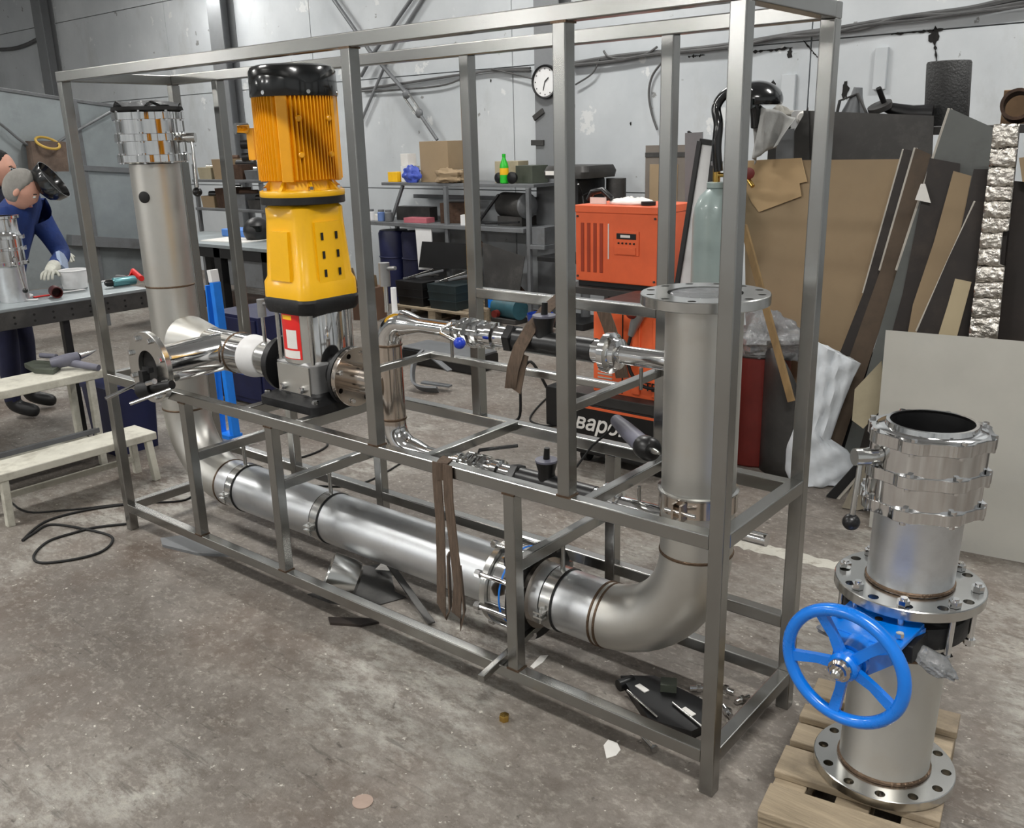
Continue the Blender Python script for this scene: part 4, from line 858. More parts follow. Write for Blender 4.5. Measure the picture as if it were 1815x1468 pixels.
mk('lever_rod', MB().path([vc0+V((.10, .0, TZ+.26)), vc0+V((.125, -.01, TZ+.26)), vc0+V((.13, .01, TZ+.08))], .006, 8), SATIN, vt)
mk('knob', MB().ell(vc0+V((.13, .01, TZ+.07)), (.015, .015, .015), 14, 10), BLACKP, vt)

# ---- people
def skin_body(name, joints, edges, parent, matfn, mats, root):
    me = bpy.data.meshes.new(name); ks = list(joints)
    off = OFF[parent.name]
    me.from_pydata([V(joints[k][0])-off for k in ks], [(ks.index(a), ks.index(b)) for a, b in edges], [])
    o = bpy.data.objects.new(name, me); COL.objects.link(o); o.parent = parent
    md = o.modifiers.new('skin', 'SKIN'); md.use_smooth_shade = True
    for i, k in enumerate(ks):
        r = joints[k][1]; r = r if isinstance(r, tuple) else (r, r); me.skin_vertices[0].data[i].radius = r; me.skin_vertices[0].data[i].use_root = (k == root)
    o.modifiers.new('sub', 'SUBSURF').levels = 2
    dg = bpy.context.evaluated_depsgraph_get(); nm = bpy.data.meshes.new_from_object(o.evaluated_get(dg)); o.modifiers.clear(); o.data = nm; nm.name = name
    nm.materials.clear()
    for m_ in mats: nm.materials.append(m_)
    for p in nm.polygons: p.use_smooth = True; p.material_index = matfn(p.center+off)
    OFF[o.name] = off; return o
def head(parent, c, f, up, hair):
    """head with face: f faces forward, up is the crown direction"""
    c = V(c); f = V(f).normalized(); up = V(up); up = (up-f*up.dot(f)).normalized(); sd = f.cross(up); m3 = Matrix((f, -sd, up)).transposed()
    def shape(p):
        x, y, z = p
        if z < 0: x *= 1+.08*z; y *= 1+.28*z
        if x > .55: x = x*(1+.10*math.exp(-((y/.16)**2))*math.exp(-(((z+.12)/.22)**2)))  # nose
        if x > .4: x += .05*math.exp(-(((z-.22)/.12)**2))-.06*math.exp(-(((z-.06)/.10)**2))*math.exp(-(((abs(y)-.36)/.18)**2))
        if x > .5: x += .04*math.exp(-(((z+.52)/.09)**2))*math.exp(-((y/.3)**2))+.05*math.exp(-(((z+.85)/.15)**2))
        return V((x, y, z))
    mk('head', MB().ell(c, (.098, .076, .120), 40, 30, m3, shape), SKIN, parent, 80)
    for s in (-1, 1):
        mk('eye', MB().ell(c+m3 @ V((.083, s*.030, .008)), (.012, .013, .009), 12, 8), PAPER, parent)
        mk('ear', MB().ell(c+m3 @ V((-.005, s*.076, -.005)), (.018, .010, .030), 12, 8, m3), SKIN, parent)
        mk('eyebrow', MB().path([c+m3 @ V((.092, s*.015, .026)), c+m3 @ V((.088, s*.034, .030)), c+m3 @ V((.078, s*.048, .024))], .0035, 6), HAIR, parent)
    mk('mouth', MB().path([c+m3 @ V((.084, -.022, -.062)), c+m3 @ V((.092, 0, -.062)), c+m3 @ V((.084, .022, -.062))], .004, 6), pm('lips', (.62, .36, .33), .5, 0, .1, 9), parent)
    hr = mk('hair' if hair is HAIR else 'balaclava', MB().ell(c+m3 @ V((-.016, 0, .018)), (.098, .083, .118), 28, 18, m3, lambda p: V((min(p.x, .30+.5*max(p.z, 0)), p.y, max(p.z, -.45 if hair is HAIR else -.95)))), hair, parent, 60)
    return m3
def hand(joints, edges, wrist, fd, side, sp, tag_):
    """palm and five fingers grown from the wrist; fd finger direction, sp spread axis, side curl axis"""
    fd = V(fd).normalized(); sp = V(sp).normalized(); sd = V(side).normalized(); w0 = V(joints[wrist][0])
    joints[tag_+'palm'] = (w0+fd*.055, (.030, .018)); edges.append((wrist, tag_+'palm'))
    for k, (o2, ln) in enumerate(((-.032, .072), (-.011, .085), (.011, .080), (.031, .062))):
        a, b, c2 = tag_+'k%d' % k, tag_+'m%d' % k, tag_+'t%d' % k
        base = w0+fd*.095+sp*o2
        joints[a] = (base, .010); joints[b] = (base+fd*ln*.55+sd*.010, .009); joints[c2] = (base+fd*ln*.85+sd*.035, .008)
        edges += [(tag_+'palm', a), (a, b), (b, c2)]
    joints[tag_+'th1'] = (w0+fd*.05-sp*.045+sd*.01, .011); joints[tag_+'th2'] = (w0+fd*.095-sp*.062+sd*.025, .009)
    edges += [(tag_+'palm', tag_+'th1'), (tag_+'th1', tag_+'th2')]
def worker(label, base, J, facing, headc, headup, jacket_hem, mats, hairm, hands=True):
    t = thing('person', label, 'person', base)
    E = [('pelvis', 'belly'), ('belly', 'chest'), ('chest', 'neck'), ('neck', 'headbase')]
    for s in 'LR': E += [('pelvis', 'hip'+s), ('hip'+s, 'knee'+s), ('knee'+s, 'ankle'+s), ('ankle'+s, 'toe'+s), ('chest', 'sh'+s), ('sh'+s, 'el'+s), ('el'+s, 'wr'+s)]
    wr = [V(J['wr'+s][0]) for s in 'LR']
    for s in 'LR':
        fd = V(J['wr'+s][0])-V(J['el'+s][0]); fd = V((fd.x, fd.y, fd.z*.4)); hand(J, E, 'wr'+s, fd, (0, 0, -1), fd.cross(V((0, 0, 1))), 'h'+s)
    hb = V(J['headbase'][0])
    def matfn(p):
        if min((p-w_).length for w_ in wr) < .075 or any((p-(w_+(w_-V(J['el'+s][0])).normalized()*.1)).length < .13 for w_, s in zip(wr, 'LR')): return 2
        if p.z < .13: return 3
        if (p-hb).length < .09 and p.z > J['neck'][0][2]: return 4
        return 0 if p.z > jacket_hem else 1
    skin_body('body', J, E, t, matfn, mats, 'pelvis')
    m3 = head(t, headc, facing, headup, hairm)
    return t, m3
fc = V((.62, .76, -.18)).normalized()
bx, by = -5.42, .60
def J_(bx, by, lean, sh_dir, wrL, wrR, elL, elR, headbase):
    sd = V(sh_dir)
    P = V((bx, by, .93))
    ch = P+V(lean)+V((0, 0, .34))
    return {'pelvis': (P, (.155, .12)), 'belly': (P+V(lean)*.4+V((0, 0, .16)), (.15, .125)), 'chest': (ch, (.165, .13)), 'neck': (ch+V(lean)*.35+V((0, 0, .15)), .062), 'headbase': (headbase, .055),
            'hipL': (P+sd*.09+V((0, 0, -.08)), .105), 'hipR': (P-sd*.09+V((0, 0, -.08)), .105), 'kneeL': (P+sd*.11+V((.03, .02, -.46)), .072), 'kneeR': (P-sd*.11+V((.03, .02, -.46)), .072),
            'ankleL': (P+sd*.12+V((0, 0, -.84)), .055), 'ankleR': (P-sd*.12+V((0, 0, -.84)), .055), 'toeL': (P+sd*.13+V((.12, .12, -.89)), (.045, .035)), 'toeR': (P-sd*.13+V((.12, .12, -.89)), (.045, .035)),
            'shL': (ch+sd*.19+V((0, 0, .06)), .085), 'shR': (ch-sd*.19+V((0, 0, .06)), .085), 'elL': (elL, .062), 'elR': (elR, .062), 'wrL': (wrL, .042), 'wrR': (wrR, .042)}
hl = at(75, 478, X=-4.98); hc = at(38, 338, X=-5.15)
lean = V((.10, .16, 0)); sd0 = V((-.62, .70, 0)).normalized()
J = J_(bx, by, lean, sd0, at(92, 478, X=-5.0), (-5.0, .42, .98), at(112, 452, X=-5.25), (-5.15, .30, 1.08), hc+V((-.03, -.03, -.06)))
wk, m3 = worker('worker in blue jacket bent over the welding table with raised welding mask', (bx, by, 0), J, fc+V((0, 0, -.45)), hc, (.25, .25, 1), .86, [JACKET, NAVY, GLOVE, BLACK, HOOD], HOOD)
# raised welding mask on the head
mc = at(92, 313, X=-5.08); ma = (V((.55, .62, .55))).normalized()
ms = ma.cross(V((0, 0, 1))).normalized(); mu = ms.cross(ma).normalized(); mm = Matrix((ma, ms, mu)).transposed()
mk('welding_mask', MB().lathe(mc-ma*.10-mu*.02, ma, [(.03, -.02), (.085, .0), (.118, .04), (.130, .10), (.126, .10), (.112, .045), (.08, .008), (.02, -.01)], 36), HELM, wk, label='glossy black welding mask tipped up')
mk('mask_inside', MB().lathe(mc-ma*.10-mu*.02, ma, [(.02, .03), (.114, .06)], 36), RUBBER, wk)
mk('head_band', MB().path([hc+V((-.09, .02, .06)), hc+V((-.03, -.02, .13)), hc+V((.05, .06, .10)), mc-ma*.07], .012, 8), HELM, wk)
mk('reflective_band', MB().path([at(104, 458, X=-5.05), at(112, 464, X=-5.07), at(118, 474, X=-5.1)], [(.012, .055), (.012, .06), (.012, .058)], flat=(.6, .5, .3)), pm('silver_band', (.62, .68, .78), .4, 0, .1, 9), wk)
hc2 = at(2, 300, X=-6.1)
J2 = J_(-6.2, hc2.y-.12, V((.04, .04, 0)), V((-.62, .70, 0)).normalized(), (-5.85, hc2.y+.2, 1.0), (-5.8, hc2.y-.35, 1.0), (-6.05, hc2.y+.22, 1.12), (-6.0, hc2.y-.42, 1.12), hc2+V((-.02, -.02, -.08)))
dz = hc2.z-.10-J2['neck'][0].z
for k in list(J2):
    if k in ('chest', 'neck', 'shL', 'shR', 'belly'): J2[k] = (J2[k][0]+V((0, 0, dz*.8)), J2[k][1])
worker('second worker with dark hair at the far left edge behind the mask', (-6.2, hc2.y-.12, 0), J2, (.7, .6, -.1), hc2, (0, 0, 1), .86, [NAVY, NAVY, GLOVE, BLACK, SKIN], HAIR)

# ---- screens, cables and the second table on the left
SXp = -8.0
scn = thing('welding_screen', 'big grey sheet metal welding screen with frame at the far left', 'screen', (SXp, 2.6, 0))
def sxp(x, y, d=0): p = at(x, y, X=SXp); return p+V((d, 0, 0))
tl, tm, tr_ = sxp(-60, 149), sxp(130, 178), sxp(318, 204)
for a, b in ((tl, tm), (tm, tr_)):
    mk('screen_panel', MB().prism([V((SXp, a.y+.01, .45)), V((SXp, b.y-.01, .45)), V((SXp, b.y-.01, b.z)), V((SXp, a.y+.01, a.z))], (-1, 0, 0), .006), GALV, scn)
for p in (tl, tm, tr_): mk('screen_post', MB().rmm((SXp-.02, p.y-.025, 0), (SXp+.025, p.y+.025, p.z), 2), GREYST, scn)
mk('top_tube', MB().beam(tl, tm, .03, .03), GREYST, scn); mk('top_tube', MB().beam(tm, tr_, .03, .03), GREYST, scn)
mk('middle_tube', MB().beam(sxp(125, 297, .02), sxp(318, 307, .02), .04, .05), GREYST, scn)
lb = sxp(118, 425, .05); lc = sxp(318, 436, .05)
mk('ledge', MB().beam(lb, lc, .12, .10), GREYST, scn)
cbp = [sxp(-40, 195, .08), sxp(0, 225, .08), sxp(40, 256, .08), sxp(75, 263, .1), sxp(110, 243, .08), sxp(160, 215, .08), sxp(205, 190, .08)]
one('hanging_rope', MB().path(curve_pts(cbp, 5), .012, 8), GREYST, 'dark rope sagging in front of the grey welding screen', 'rope')
tb = thing('tool_bag', 'brown tool bag with yellow hose coil hung on the welding screen', 'bag', sxp(68, 290, .1))
mk('bag_body', MB().loft([[sxp(42, 250, .03), sxp(100, 250, .03), sxp(102, 300, .03), sxp(48, 300, .03)], [sxp(40, 252, .16), sxp(102, 252, .16), sxp(106, 304, .18), sxp(46, 304, .18)]]), pm('brown_canvas', (.42, .36, .32), .9, 0, .3, 6, bump=.3), tb)
mk('hose_coil', MB().torus(sxp(70, 254, .16), (.5, .1, .8), .10, .012, 28, 8), pm('yellow_hose', (.78, .64, .28), .5, 0, .1, 6), tb)

t2 = thing('assembly_table', 'low pale topped table with dark frame behind the left pipes', 'table', (-6.3, 2.95, 0))
mk('table_top', MB().rmm((-7.6, 2.80, .83), (-5.55, 3.55, .86), 0, .004), GALV, t2)
mk('apron', MB().rmm((-7.6, 2.82, .74), (-5.57, 2.84, .83), 0, .003), BLACK, t2)
for (x, y) in ((-7.5, 2.86), (-6.35, 2.86), (-5.65, 2.86), (-7.5, 3.5), (-5.65, 3.5)): mk('leg', MB().rmm((x-.05, y-.04, 0), (x+.05, y+.04, .83), 2), BLACK, t2)
mk('drawer_box', MB().rmm((-6.25, 2.86, .50), (-5.75, 3.4, .74), 0, .01), GREYST, t2)
mk('lower_shelf', MB().rmm((-7.5, 2.9, .25), (-5.6, 3.5, .28), 0, .004), RUST, t2)
def tz2(x, y, Y=3.1, z=.86): return at(x, y, Z=z)
q = tz2(458, 425); t = thing('welding_mask', 'dark welding mask lying on the assembly table by the pump', 'mask', q)
mk('shell', MB().ell(q+V((0, 0, .085)), (.12, .15, .12), 24, 16, Matrix.Rotation(.4, 3, 'Z'), lambda p: V((p.x, p.y, max(p.z, -.7)))), BLACK, t); mk('visor', MB().box(q+V((.09, -.075, .11)), (.09, .05, .05), Matrix.Rotation(.6, 3, 'Z')), GLASSG, t)
q = V((-6.75, 3.40, .86)); one('blue_case', MB().rbox(q+V((0, 0, .035)), (.42, .2, .07), 0, .01), pm('light_blue_case', (.36, .56, .86), .5, 0, .1, 5), 'light blue flat case at the back of the assembly table', 'case')
q = tz2(400, 428); one('drawing_sheets', MB().box(q+V((0, .1, .004)), (.55, .32, .008), Matrix.Rotation(.15, 3, 'Z')), PAPER, 'white drawing sheets spread on the assembly table', 'paper')
# rack of odds and ends behind the assembly table
rk = thing('parts_rack', 'cluttered grey rack of steel parts against the wall left of the pump', 'rack', (-8.3, 4.6, 0))
for z in (.45, .98, 1.30): mk('shelf', MB().rmm((-8.95, 4.3, z), (-7.65, 4.85, z+.03), 0, .004), GREYST, rk)
for x in (-8.92, -7.68):
    for y in (4.33, 4.82): mk('upright', MB().rmm((x-.02, y-.02, 0), (x+.02, y+.02, 1.5), 2), GREYST, rk)
k = 0
for z in (.48, 1.01, 1.33):
    for x in (-8.75, -8.45, -8.15, -7.85):
        k += 1; h = (.10, .16, .22, .13)[(k*3) % 4]; mt, cn = ((CARD, 'cardboard'), (RUST, 'rusty steel'), (GREYST, 'grey steel'), (DARKST, 'dark steel'), (BEIGE, 'beige'))[k % 5]
        lv = {.48: 'bottom', 1.01: 'middle', 1.33: 'top'}[z]; ps = {-8.75: 'leftmost', -8.45: 'second from left', -8.15: 'third from left', -7.85: 'rightmost'}[x]
        tt = thing('parts_box', '%s open box on the %s shelf of the cluttered rack, %s' % (cn, lv, ps), 'box', (x, 4.5, z), 'boxes on the parts rack')
        mk('box_body', MB().loft([rsq((x, 4.5), 0, .12, .15, z, .01), rsq((x, 4.5), 0, .135, .16, z+h, .01)]), mt, tt)
        mk('content', MB().cyl((x-.1, 4.45, z+h+.012), (x+.1, 4.55, z+h+.012), .02+.01*(k % 3), seg=10), (SATIN, RUST, BLACK)[k % 3], tt)
# blue steel posts leaning behind the pump branch
bb = thing('blue_post', 'bright blue steel post with channel standing behind the left riser pipe', 'post', (-3.6, 1.0, 0))
mk('foot', MB().bmm((-3.68, .95, 0), (-3.56, 1.04, .09)), BLUEF, bb)
mk('wide_face', MB().beam(at(417, 772, Y=1.0), at(381, 500, Y=1.0), .036, .05, (0, 1, 0)), BLUEF, bb)
mk('narrow_face', MB().beam(at(399, 772, Y=1.0)+V((0, -.01, 0)), at(372, 505, Y=1.0)+V((0, -.01, 0)), .012, .04, (0, 1, 0)), BLUEF, bb)
mk('white_cap', MB().beam(at(380, 500, Y=1.0), at(376, 478, Y=1.0), .036, .05, (0, 1, 0)), WHITEP, bb)
# dark cabinet behind the pump branch
kb = thing('floor_cabinet', 'dark navy cabinet on the floor behind the pump branch', 'cabinet', (-4.35, 1.75, 0))
mk('cabinet_body', MB().rmm((-4.62, 1.6, .02), (-4.1, 2.05, .62), 2, .01), NAVYP, kb); mk('cabinet_door', MB().rmm((-4.60, 1.585, .06), (-4.12, 1.6, .60), 2, .004), NAVYP, kb)
for x in (-4.58, -4.14): mk('foot', MB().bmm((x-.03, 1.62, 0), (x+.03, 2.0, .02)), BLACK, kb)

# ================================================================== back wall: workbench, drill press, cables, clock
wbn = thing('workbench', 'two level grey workbench crowded with boxes along the back wall', 'workbench', (-5.5, 5.15, 0))
mk('table_top', MB().rmm((-6.75, 4.88, .845), (-4.5, 5.42, .885), 0, .004), GREYST, wbn)
mk('upper_shelf', MB().rmm((-6.45, 4.95, 1.255), (-4.42, 5.40, 1.285), 0, .004), GREYST, wbn)
for x in (-6.70, -5.5, -4.46):
    for y in (4.92, 5.38): mk('leg', MB().rmm((x-.02, y-.02, 0), (x+.02, y+.02, 1.255 if x > -6.6 else .845), 2), GREYST, wbn)
mk('diagonal_brace', MB().beam((-6.35, 4.97, .89), (-6.15, 4.97, 1.255), .03, .03), GREYST, wbn)
mk('lower_brace', MB().beam((-5.15, 4.92, .80), (-4.50, 4.92, .25), .03, .03), RUST, wbn)
mk('back_rail', MB().rmm((-6.4, 5.36, 1.10), (-4.5, 5.385, 1.14), 0), GREYST, wbn)
mk('side_shelf', MB().rmm((-4.44, 4.9, .70), (-4.27, 5.3, .74), 0, .004), GREYST, wbn)
def carton(x, y, z, wx, wy, h, mat, label, rot=0, name='carton', cat='box', flaps=True, group='boxes on the workbench'):
    t = thing(name, label, cat, (x, y, z), group); m = Matrix.Rotation(rot, 3, 'Z')
    mk('box_body', MB().rbox((x, y, z+h/2), (wx, wy, h), 2, .004, m), mat, t)
    if flaps: mk('tape_strip', MB().box((x, y, z+h+.0006), (wx*.98, .03, .001), m), EDGE, t)
    return t
SZ = 1.286
carton(-5.78, 5.18, SZ, .36, .26, .40, CARD, 'tall brown cardboard box on the upper shelf of the workbench', .1)
carton(-6.36, 5.10, SZ, .14, .14, .10, YLAB, 'small yellow box at the left end of the upper shelf', 0, flaps=False)
carton(-6.18, 5.12, SZ, .16, .12, .16, WHITEP, 'white box beside the small yellow box on the upper shelf', .2, flaps=False)
carton(-6.20, 5.12, SZ+.162, .13, .11, .12, PAPER, 'white carton stacked on the white box of the upper shelf', -.2)
carton(-5.45, 5.15, SZ, .18, .2, .12, CARD, 'low brown carton right of the tall cardboard box', -.2)
carton(-4.88, 5.20, SZ, .26, .2, .20, BEIGE, 'beige open crate behind the green bottle', .15, 'crate', 'crate', False)
carton(-4.62, 5.18, SZ, .24, .2, .16, OLIVE, 'dark green crate at the right end of the upper shelf', -.2, 'crate', 'crate', False)
def fluff(name, c, r, mat, label, cat, seed=1, amp=.25, seg=24):
    rnd = random.Random(seed); ph = [rnd.uniform(0, 6.3) for _ in range(6)]
    def fn(p):
        k = 1+amp*(.5*math.sin(5*p.x+ph[0])+.4*math.sin(7*p.y+ph[1])+.4*math.sin(8*p.z+ph[2])+.25*math.sin(15*(p.x+p.y)+ph[3])+.25*math.sin(17*(p.y-p.z)+ph[4]))
        q = p*k; q.z = max(q.z, -.8); return q
    return one(name, MB().ell(c, r, seg, seg*2//3, None, fn), mat, label, cat)
fluff('plastic_bag', V((-6.02, 4.985, SZ+.072)), (.13, .05, .09), BLUEB, 'crumpled blue plastic bag on the upper shelf', 'bag', 3)
fluff('paper_heap', V((-5.52, 4.99, SZ+.064)), (.16, .07, .08), CARD, 'crumpled brown wrapping paper on the upper shelf', 'paper', 5)
def bottle(x, y, z, h, r, mat, cap, label):
    t = thing('bottle', label, 'bottle', (x, y, z))
    mk('bottle_body', MB().lathe((x, y, z), (0, 0, 1), [(r*.8, 0), (r, .01), (r, h*.55), (r*.9, h*.65), (r*.4, h*.85), (r*.36, h*.93)], 20), mat, t)
    mk('bottle_label', MB().lathe((x, y, z), (0, 0, 1), [(r*1.01, h*.30), (r*1.015, h*.31), (r*1.015, h*.52), (r*1.01, h*.53)], 20, cap=False), YLAB, t)
    mk('cap', MB().lathe((x, y, z), (0, 0, 1), [(r*.42, h*.90), (r*.42, h), (r*.3, h)], 14), cap, t)
bottle(-4.80, 4.99, SZ, .27, .042, GREEN, GREEN, 'green plastic bottle with yellow label on the upper shelf')
t = thing('headphones', 'black round ear defenders on the upper shelf around the green bottle', 'ear defenders', (-4.74, 5.0, SZ))
mk('ear_cup', MB().lathe((-4.90, 5.06, SZ+.05), (0, -1, 0), [(.02, 0), (.048, .01), (.05, .04), (.03, .05)], 20), BLACKP, t)
mk('ear_cup', MB().lathe((-4.69, 5.0, SZ+.055), (0, -1, 0), [(.02, 0), (.052, .01), (.055, .04), (.03, .05)], 20), BLACKP, t)
TT = .886
carton(-5.24, 4.98, TT, .16, .12, .10, WHITEP, 'small white carton on the lower level of the workbench', .2)
carton(-6.55, 5.0, TT, .20, .12, .06, PAPER, 'flat white box at the left of the lower level of the workbench', 0, flaps=False)
carton(-5.95, 4.98, TT, .3, .14, .05, pm('pink_box', (.72, .40, .44), .6, 0, .1, 5), 'flat pinkish box on the lower level of the workbench', .1, flaps=False)
carton(-6.2, 5.2, TT, .5, .12, .14, DARKST, 'long dark steel tray at the back of the lower bench level', 0, 'tray', 'tray', False)
carton(-5.55, 5.15, TT, .3, .24, .20, RUST, 'rust brown machine part on the lower bench level', .3, 'machine_part', 'machine part', False)
for i, (x, mt, lab) in enumerate(((-6.62, WHITEP, 'white'), (-6.46, pm('blue_jar', (.4, .5, .7), .4, 0, .1, 5), 'pale blue'), (-6.35, GREYST, 'grey'))):
    t = thing('jar', lab+' lidded jar at the left end of the lower bench level', 'jar', (x, 4.94, TT)); mk('jar_body', MB().lathe((x, 4.93, TT), (0, 0, 1), [(.035, 0), (.04, .005), (.04, .09), (.03, .10)], 18), mt, t); mk('lid', MB().cyl((x, 4.93, TT+.098), (x, 4.93, TT+.12), .034, seg=18), GREYST, t)
em = thing('electric_motor', 'grey electric motor under the upper shelf of the workbench', 'motor', (-4.80, 5.2, TT))
mk('motor_body', MB().cyl((-4.98, 5.2, TT+.19), (-4.62, 5.1, TT+.19), .12, seg=28), DARKST, em); mk('end_bell', MB().lathe((-4.62, 5.1, TT+.19), (.96, -.28, 0), [(.12, 0), (.11, .02), (.05, .05), (.03, .05)], 28), GREYST, em)
mk('motor_foot', MB().bmm((-4.95, 5.05, TT), (-4.65, 5.28, TT+.09)), DARKST, em)
for i, (x0_, z0_, x1_, z1_, lab) in enumerate(((-5.12, TT+.01, -4.86, TT+.30, 'black angle bar leaning on the motor'), (-5.02, TT+.015, -4.62, TT+.05, 'flat dark bar lying below the motor'))):
    one('angle_bar', MB().beam((x0_, 4.95, z0_+.01), (x1_, 4.97, z1_), .03, .02), BLACK, lab+' on the workbench', 'bar')
# under the bench
for i, (x, mt, lab) in enumerate(((-6.47, NAVYP, 'left'), (-6.12, NAVY, 'right'))):
    t = thing('barrel', 'dark navy barrel under the workbench, %s one of two' % lab, 'barrel', (x, 5.1, 0), 'barrels under the workbench')
    mk('barrel_body', MB().lathe((x, 5.1, 0), (0, 0, 1), [(.15, 0), (.16, .02), (.165, .25), (.16, .5), (.165, .75), (.15, .78), (.02, .78)], 28), mt, t); mk('hoop', MB().torus((x, 5.1, .5), (0, 0, 1), .163, .008, 28, 8), mt, t)
def lean(name, pix, P0, n, th, mat, label, cat, edge=None, group=None):
    """board or sheet standing on or leaning in a plane through P0 with normal n"""
    P = [atp(x, y, P0, n) for x, y in pix]
    for p in P:
        if p.z < 0: p.z = .002
    if edge is None: return one(name, MB().prism(P, -V(n), th), mat, label, cat, group)
    t = thing(name, label, cat, min(P, key=lambda p: p.z), group); bo_ = mk('board', MB().prism(P, -V(n), th), mat, t)
    for a, b in edge:
        e0, e1 = P[a], P[b]; mk('edge_strip', MB().beam(e0-V(n).normalized()*th/2, e1-V(n).normalized()*th/2, th*1.5, th*.7, n), EDGE, bo_)
    return t
lean('white_sheet', [(736, 405), (764, 407), (767, 478), (742, 478)], (-5.9, 4.86, .2), (0, -1, .05), .012, WHITEP, 'white panel leaning under the workbench beside the barrels', 'panel')
lean('steel_sheet', [(748, 428), (830, 432), (830, 478), (742, 474)], (-5.6, 4.80, .2), (0, -1, .08), .006, BLACK, 'black steel sheet leaning under the workbench', 'sheet')
lean('steel_sheet', [(855, 430), (930, 455), (915, 560), (860, 545)], (-4.9, 4.82, .2), (0, -1, .1), .006, DARKST, 'dark grey sheet under the right half of the workbench', 'sheet')
p2 = thing('pallet', 'old pale wooden pallet with black crates in front of the workbench', 'pallet', (-5.3, 4.6, 0))
for k in range(5): mk('deck_board', MB().rmm((-5.85, 4.45+k*.14, .10), (-4.85, 4.55+k*.14, .122), 0, .003), WOOD, p2)
for x in (-5.80, -5.38, -4.95):
    for y in (4.46, 4.72, 5.0): mk('block', MB().rmm((x, y, .018), (x+.1, y+.09, .10), 2, .003), WOOD, p2)
    mk('runner', MB().rmm((x, 4.45, 0), (x+.1, 5.1, .018), 1, .003), WOOD, p2)
for i, (x, mt, lab) in enumerate(((-5.64, BLACK, 'black ribbed crate on the old pallet, left one'), (-5.20, pm('dark_teal_crate', (.13, .18, .19), .5, 0, .2, 5), 'dark teal crate on the old pallet, right one'))):
    t = thing('crate', lab, 'crate', (x, 4.65, .122), 'crates on the pallet')
    mk('crate_body', MB().loft([rsq((x, 4.65), 0, .17, .16, .122, .01), rsq((x, 4.65), 0, .19, .18, .36, .01)]), mt, t)
    for z in (.20, .28, .35): mk('rib', MB().loft([rsq((x, 4.65), 0, .187, .177, z, .01), rsq((x, 4.65), 0, .189, .179, z+.012, .01)]), mt, t)
    for k in range(4): mk('scrap_bar', MB().beam((x-.15+.06*k, 4.55, .372+.01*k), (x-.02+.07*k, 4.78, .40+.05*(k % 2)), .02, .02), (GREYST, STEEL, DARKST)[k % 3], t)
cb = thing('cardboard_box', 'opened brown cardboard box on the floor left of the old pallet', 'box', (-5.95, 4.3, 0))
mk('box_body', MB().rbox((-5.98, 4.25, .16), (.26, .24, .32), 2, .004, Matrix.Rotation(.4, 3, 'Z')), pm('brown_box', (.42, .32, .26), .8, 0, .1, 4), cb)
mk('flap', MB().prism([(-6.15, 4.20, .33), (-5.98, 4.12, .33), (-6.02, 4.10, .52), (-6.18, 4.16, .50)], (.3, .9, 0), .005), CARD, cb)
mk('flap', MB().prism([(-5.96, 4.12, .33), (-5.84, 4.24, .33), (-5.75, 4.15, .46), (-5.88, 4.05, .50)], (.5, .8, .1), .005), CARD, cb)
# drill press
dp = thing('drill_press', 'dark drill press with big black head against the back wall', 'drill press', (-4.02, 5.05, 0))
mk('base', MB().rmm((-4.25, 4.85, 0), (-3.8, 5.3, .06), 2, .02), CAST, dp); mk('column', MB().cyl((-4.02, 5.2, .06), (-4.02, 5.2, 1.30), .045, seg=20), GREYST, dp)
mk('head', MB().rmm((-4.10, 4.86, 1.10), (-3.86, 5.28, 1.345), 1, .03), CAST, dp); mk('belt_cover', MB().loft([rsq((-3.97, 5.05), 0, .23, .25, 1.345, .06), rsq((-3.97, 5.05), 0, .24, .26, 1.40, .06), rsq((-3.97, 5.05), 0, .22, .24, 1.45, .06)]), DARKST, dp)
mk('cover_label', MB().bmm((-4.16, 4.786, 1.375), (-3.98, 4.789, 1.41)), PAPER, dp)
mk('spindle', MB().cyl((-4.02, 4.88, 1.08), (-4.02, 4.88, .90), .035, .02, seg=16), SATIN, dp); mk('work_table', MB().rmm((-4.25, 4.75, .62), (-3.8, 5.2, .66), 2, .02), CAST, dp)
mk('motor', MB().cyl((-3.72, 5.25, 1.02), (-3.72, 5.25, 1.33), .09, seg=20), DARKST, dp)
for a in (20, 140, 260): mk('feed_handle', MB().cyl((-3.84, 4.9, 1.2), (-3.80, 4.9+.16*math.cos(R(a)), 1.2+.16*math.sin(R(a))), .008, seg=8), BLACKP, dp)
# grey equipment box on side shelf
carton(-4.36, 5.05, .741, .15, .25, .16, GREYST, 'grey metal case on the side shelf next to the drill press', 0, 'metal_case', 'case', False, None)
# clock on column
ck = at(968, 145, Y=Y1-.21); t = thing('wall_clock', 'round white wall clock with dark rim on the grey column', 'clock', ck)
mk('rim', MB().lathe(ck, (0, -1, 0), [(.11, 0), (.150, 0), (.152, .01), (.145, .035), (.130, .03)], 36, cap=False), BLACKP, t); cf_ = mk('face', MB().lathe(ck, (0, -1, 0), [(.132, 0), (.132, .018)], 36), WHITEP, t)
mk('hand', MB().beam(ck+V((0, -.022, 0)), ck+V((-.02, -.022, -.075)), .008, .003, (0, 1, 0)), BLACK, t); mk('hand', MB().beam(ck+V((0, -.024, 0)), ck+V((.045, -.024, .035)), .010, .003, (0, 1, 0)), BLACK, t)
for k in range(12): mk('hour_mark', MB().box(ck+V((.112*math.cos(R(30*k)), -.0195, .112*math.sin(R(30*k)))), (.010, .002, .010)), BLACK, cf_)
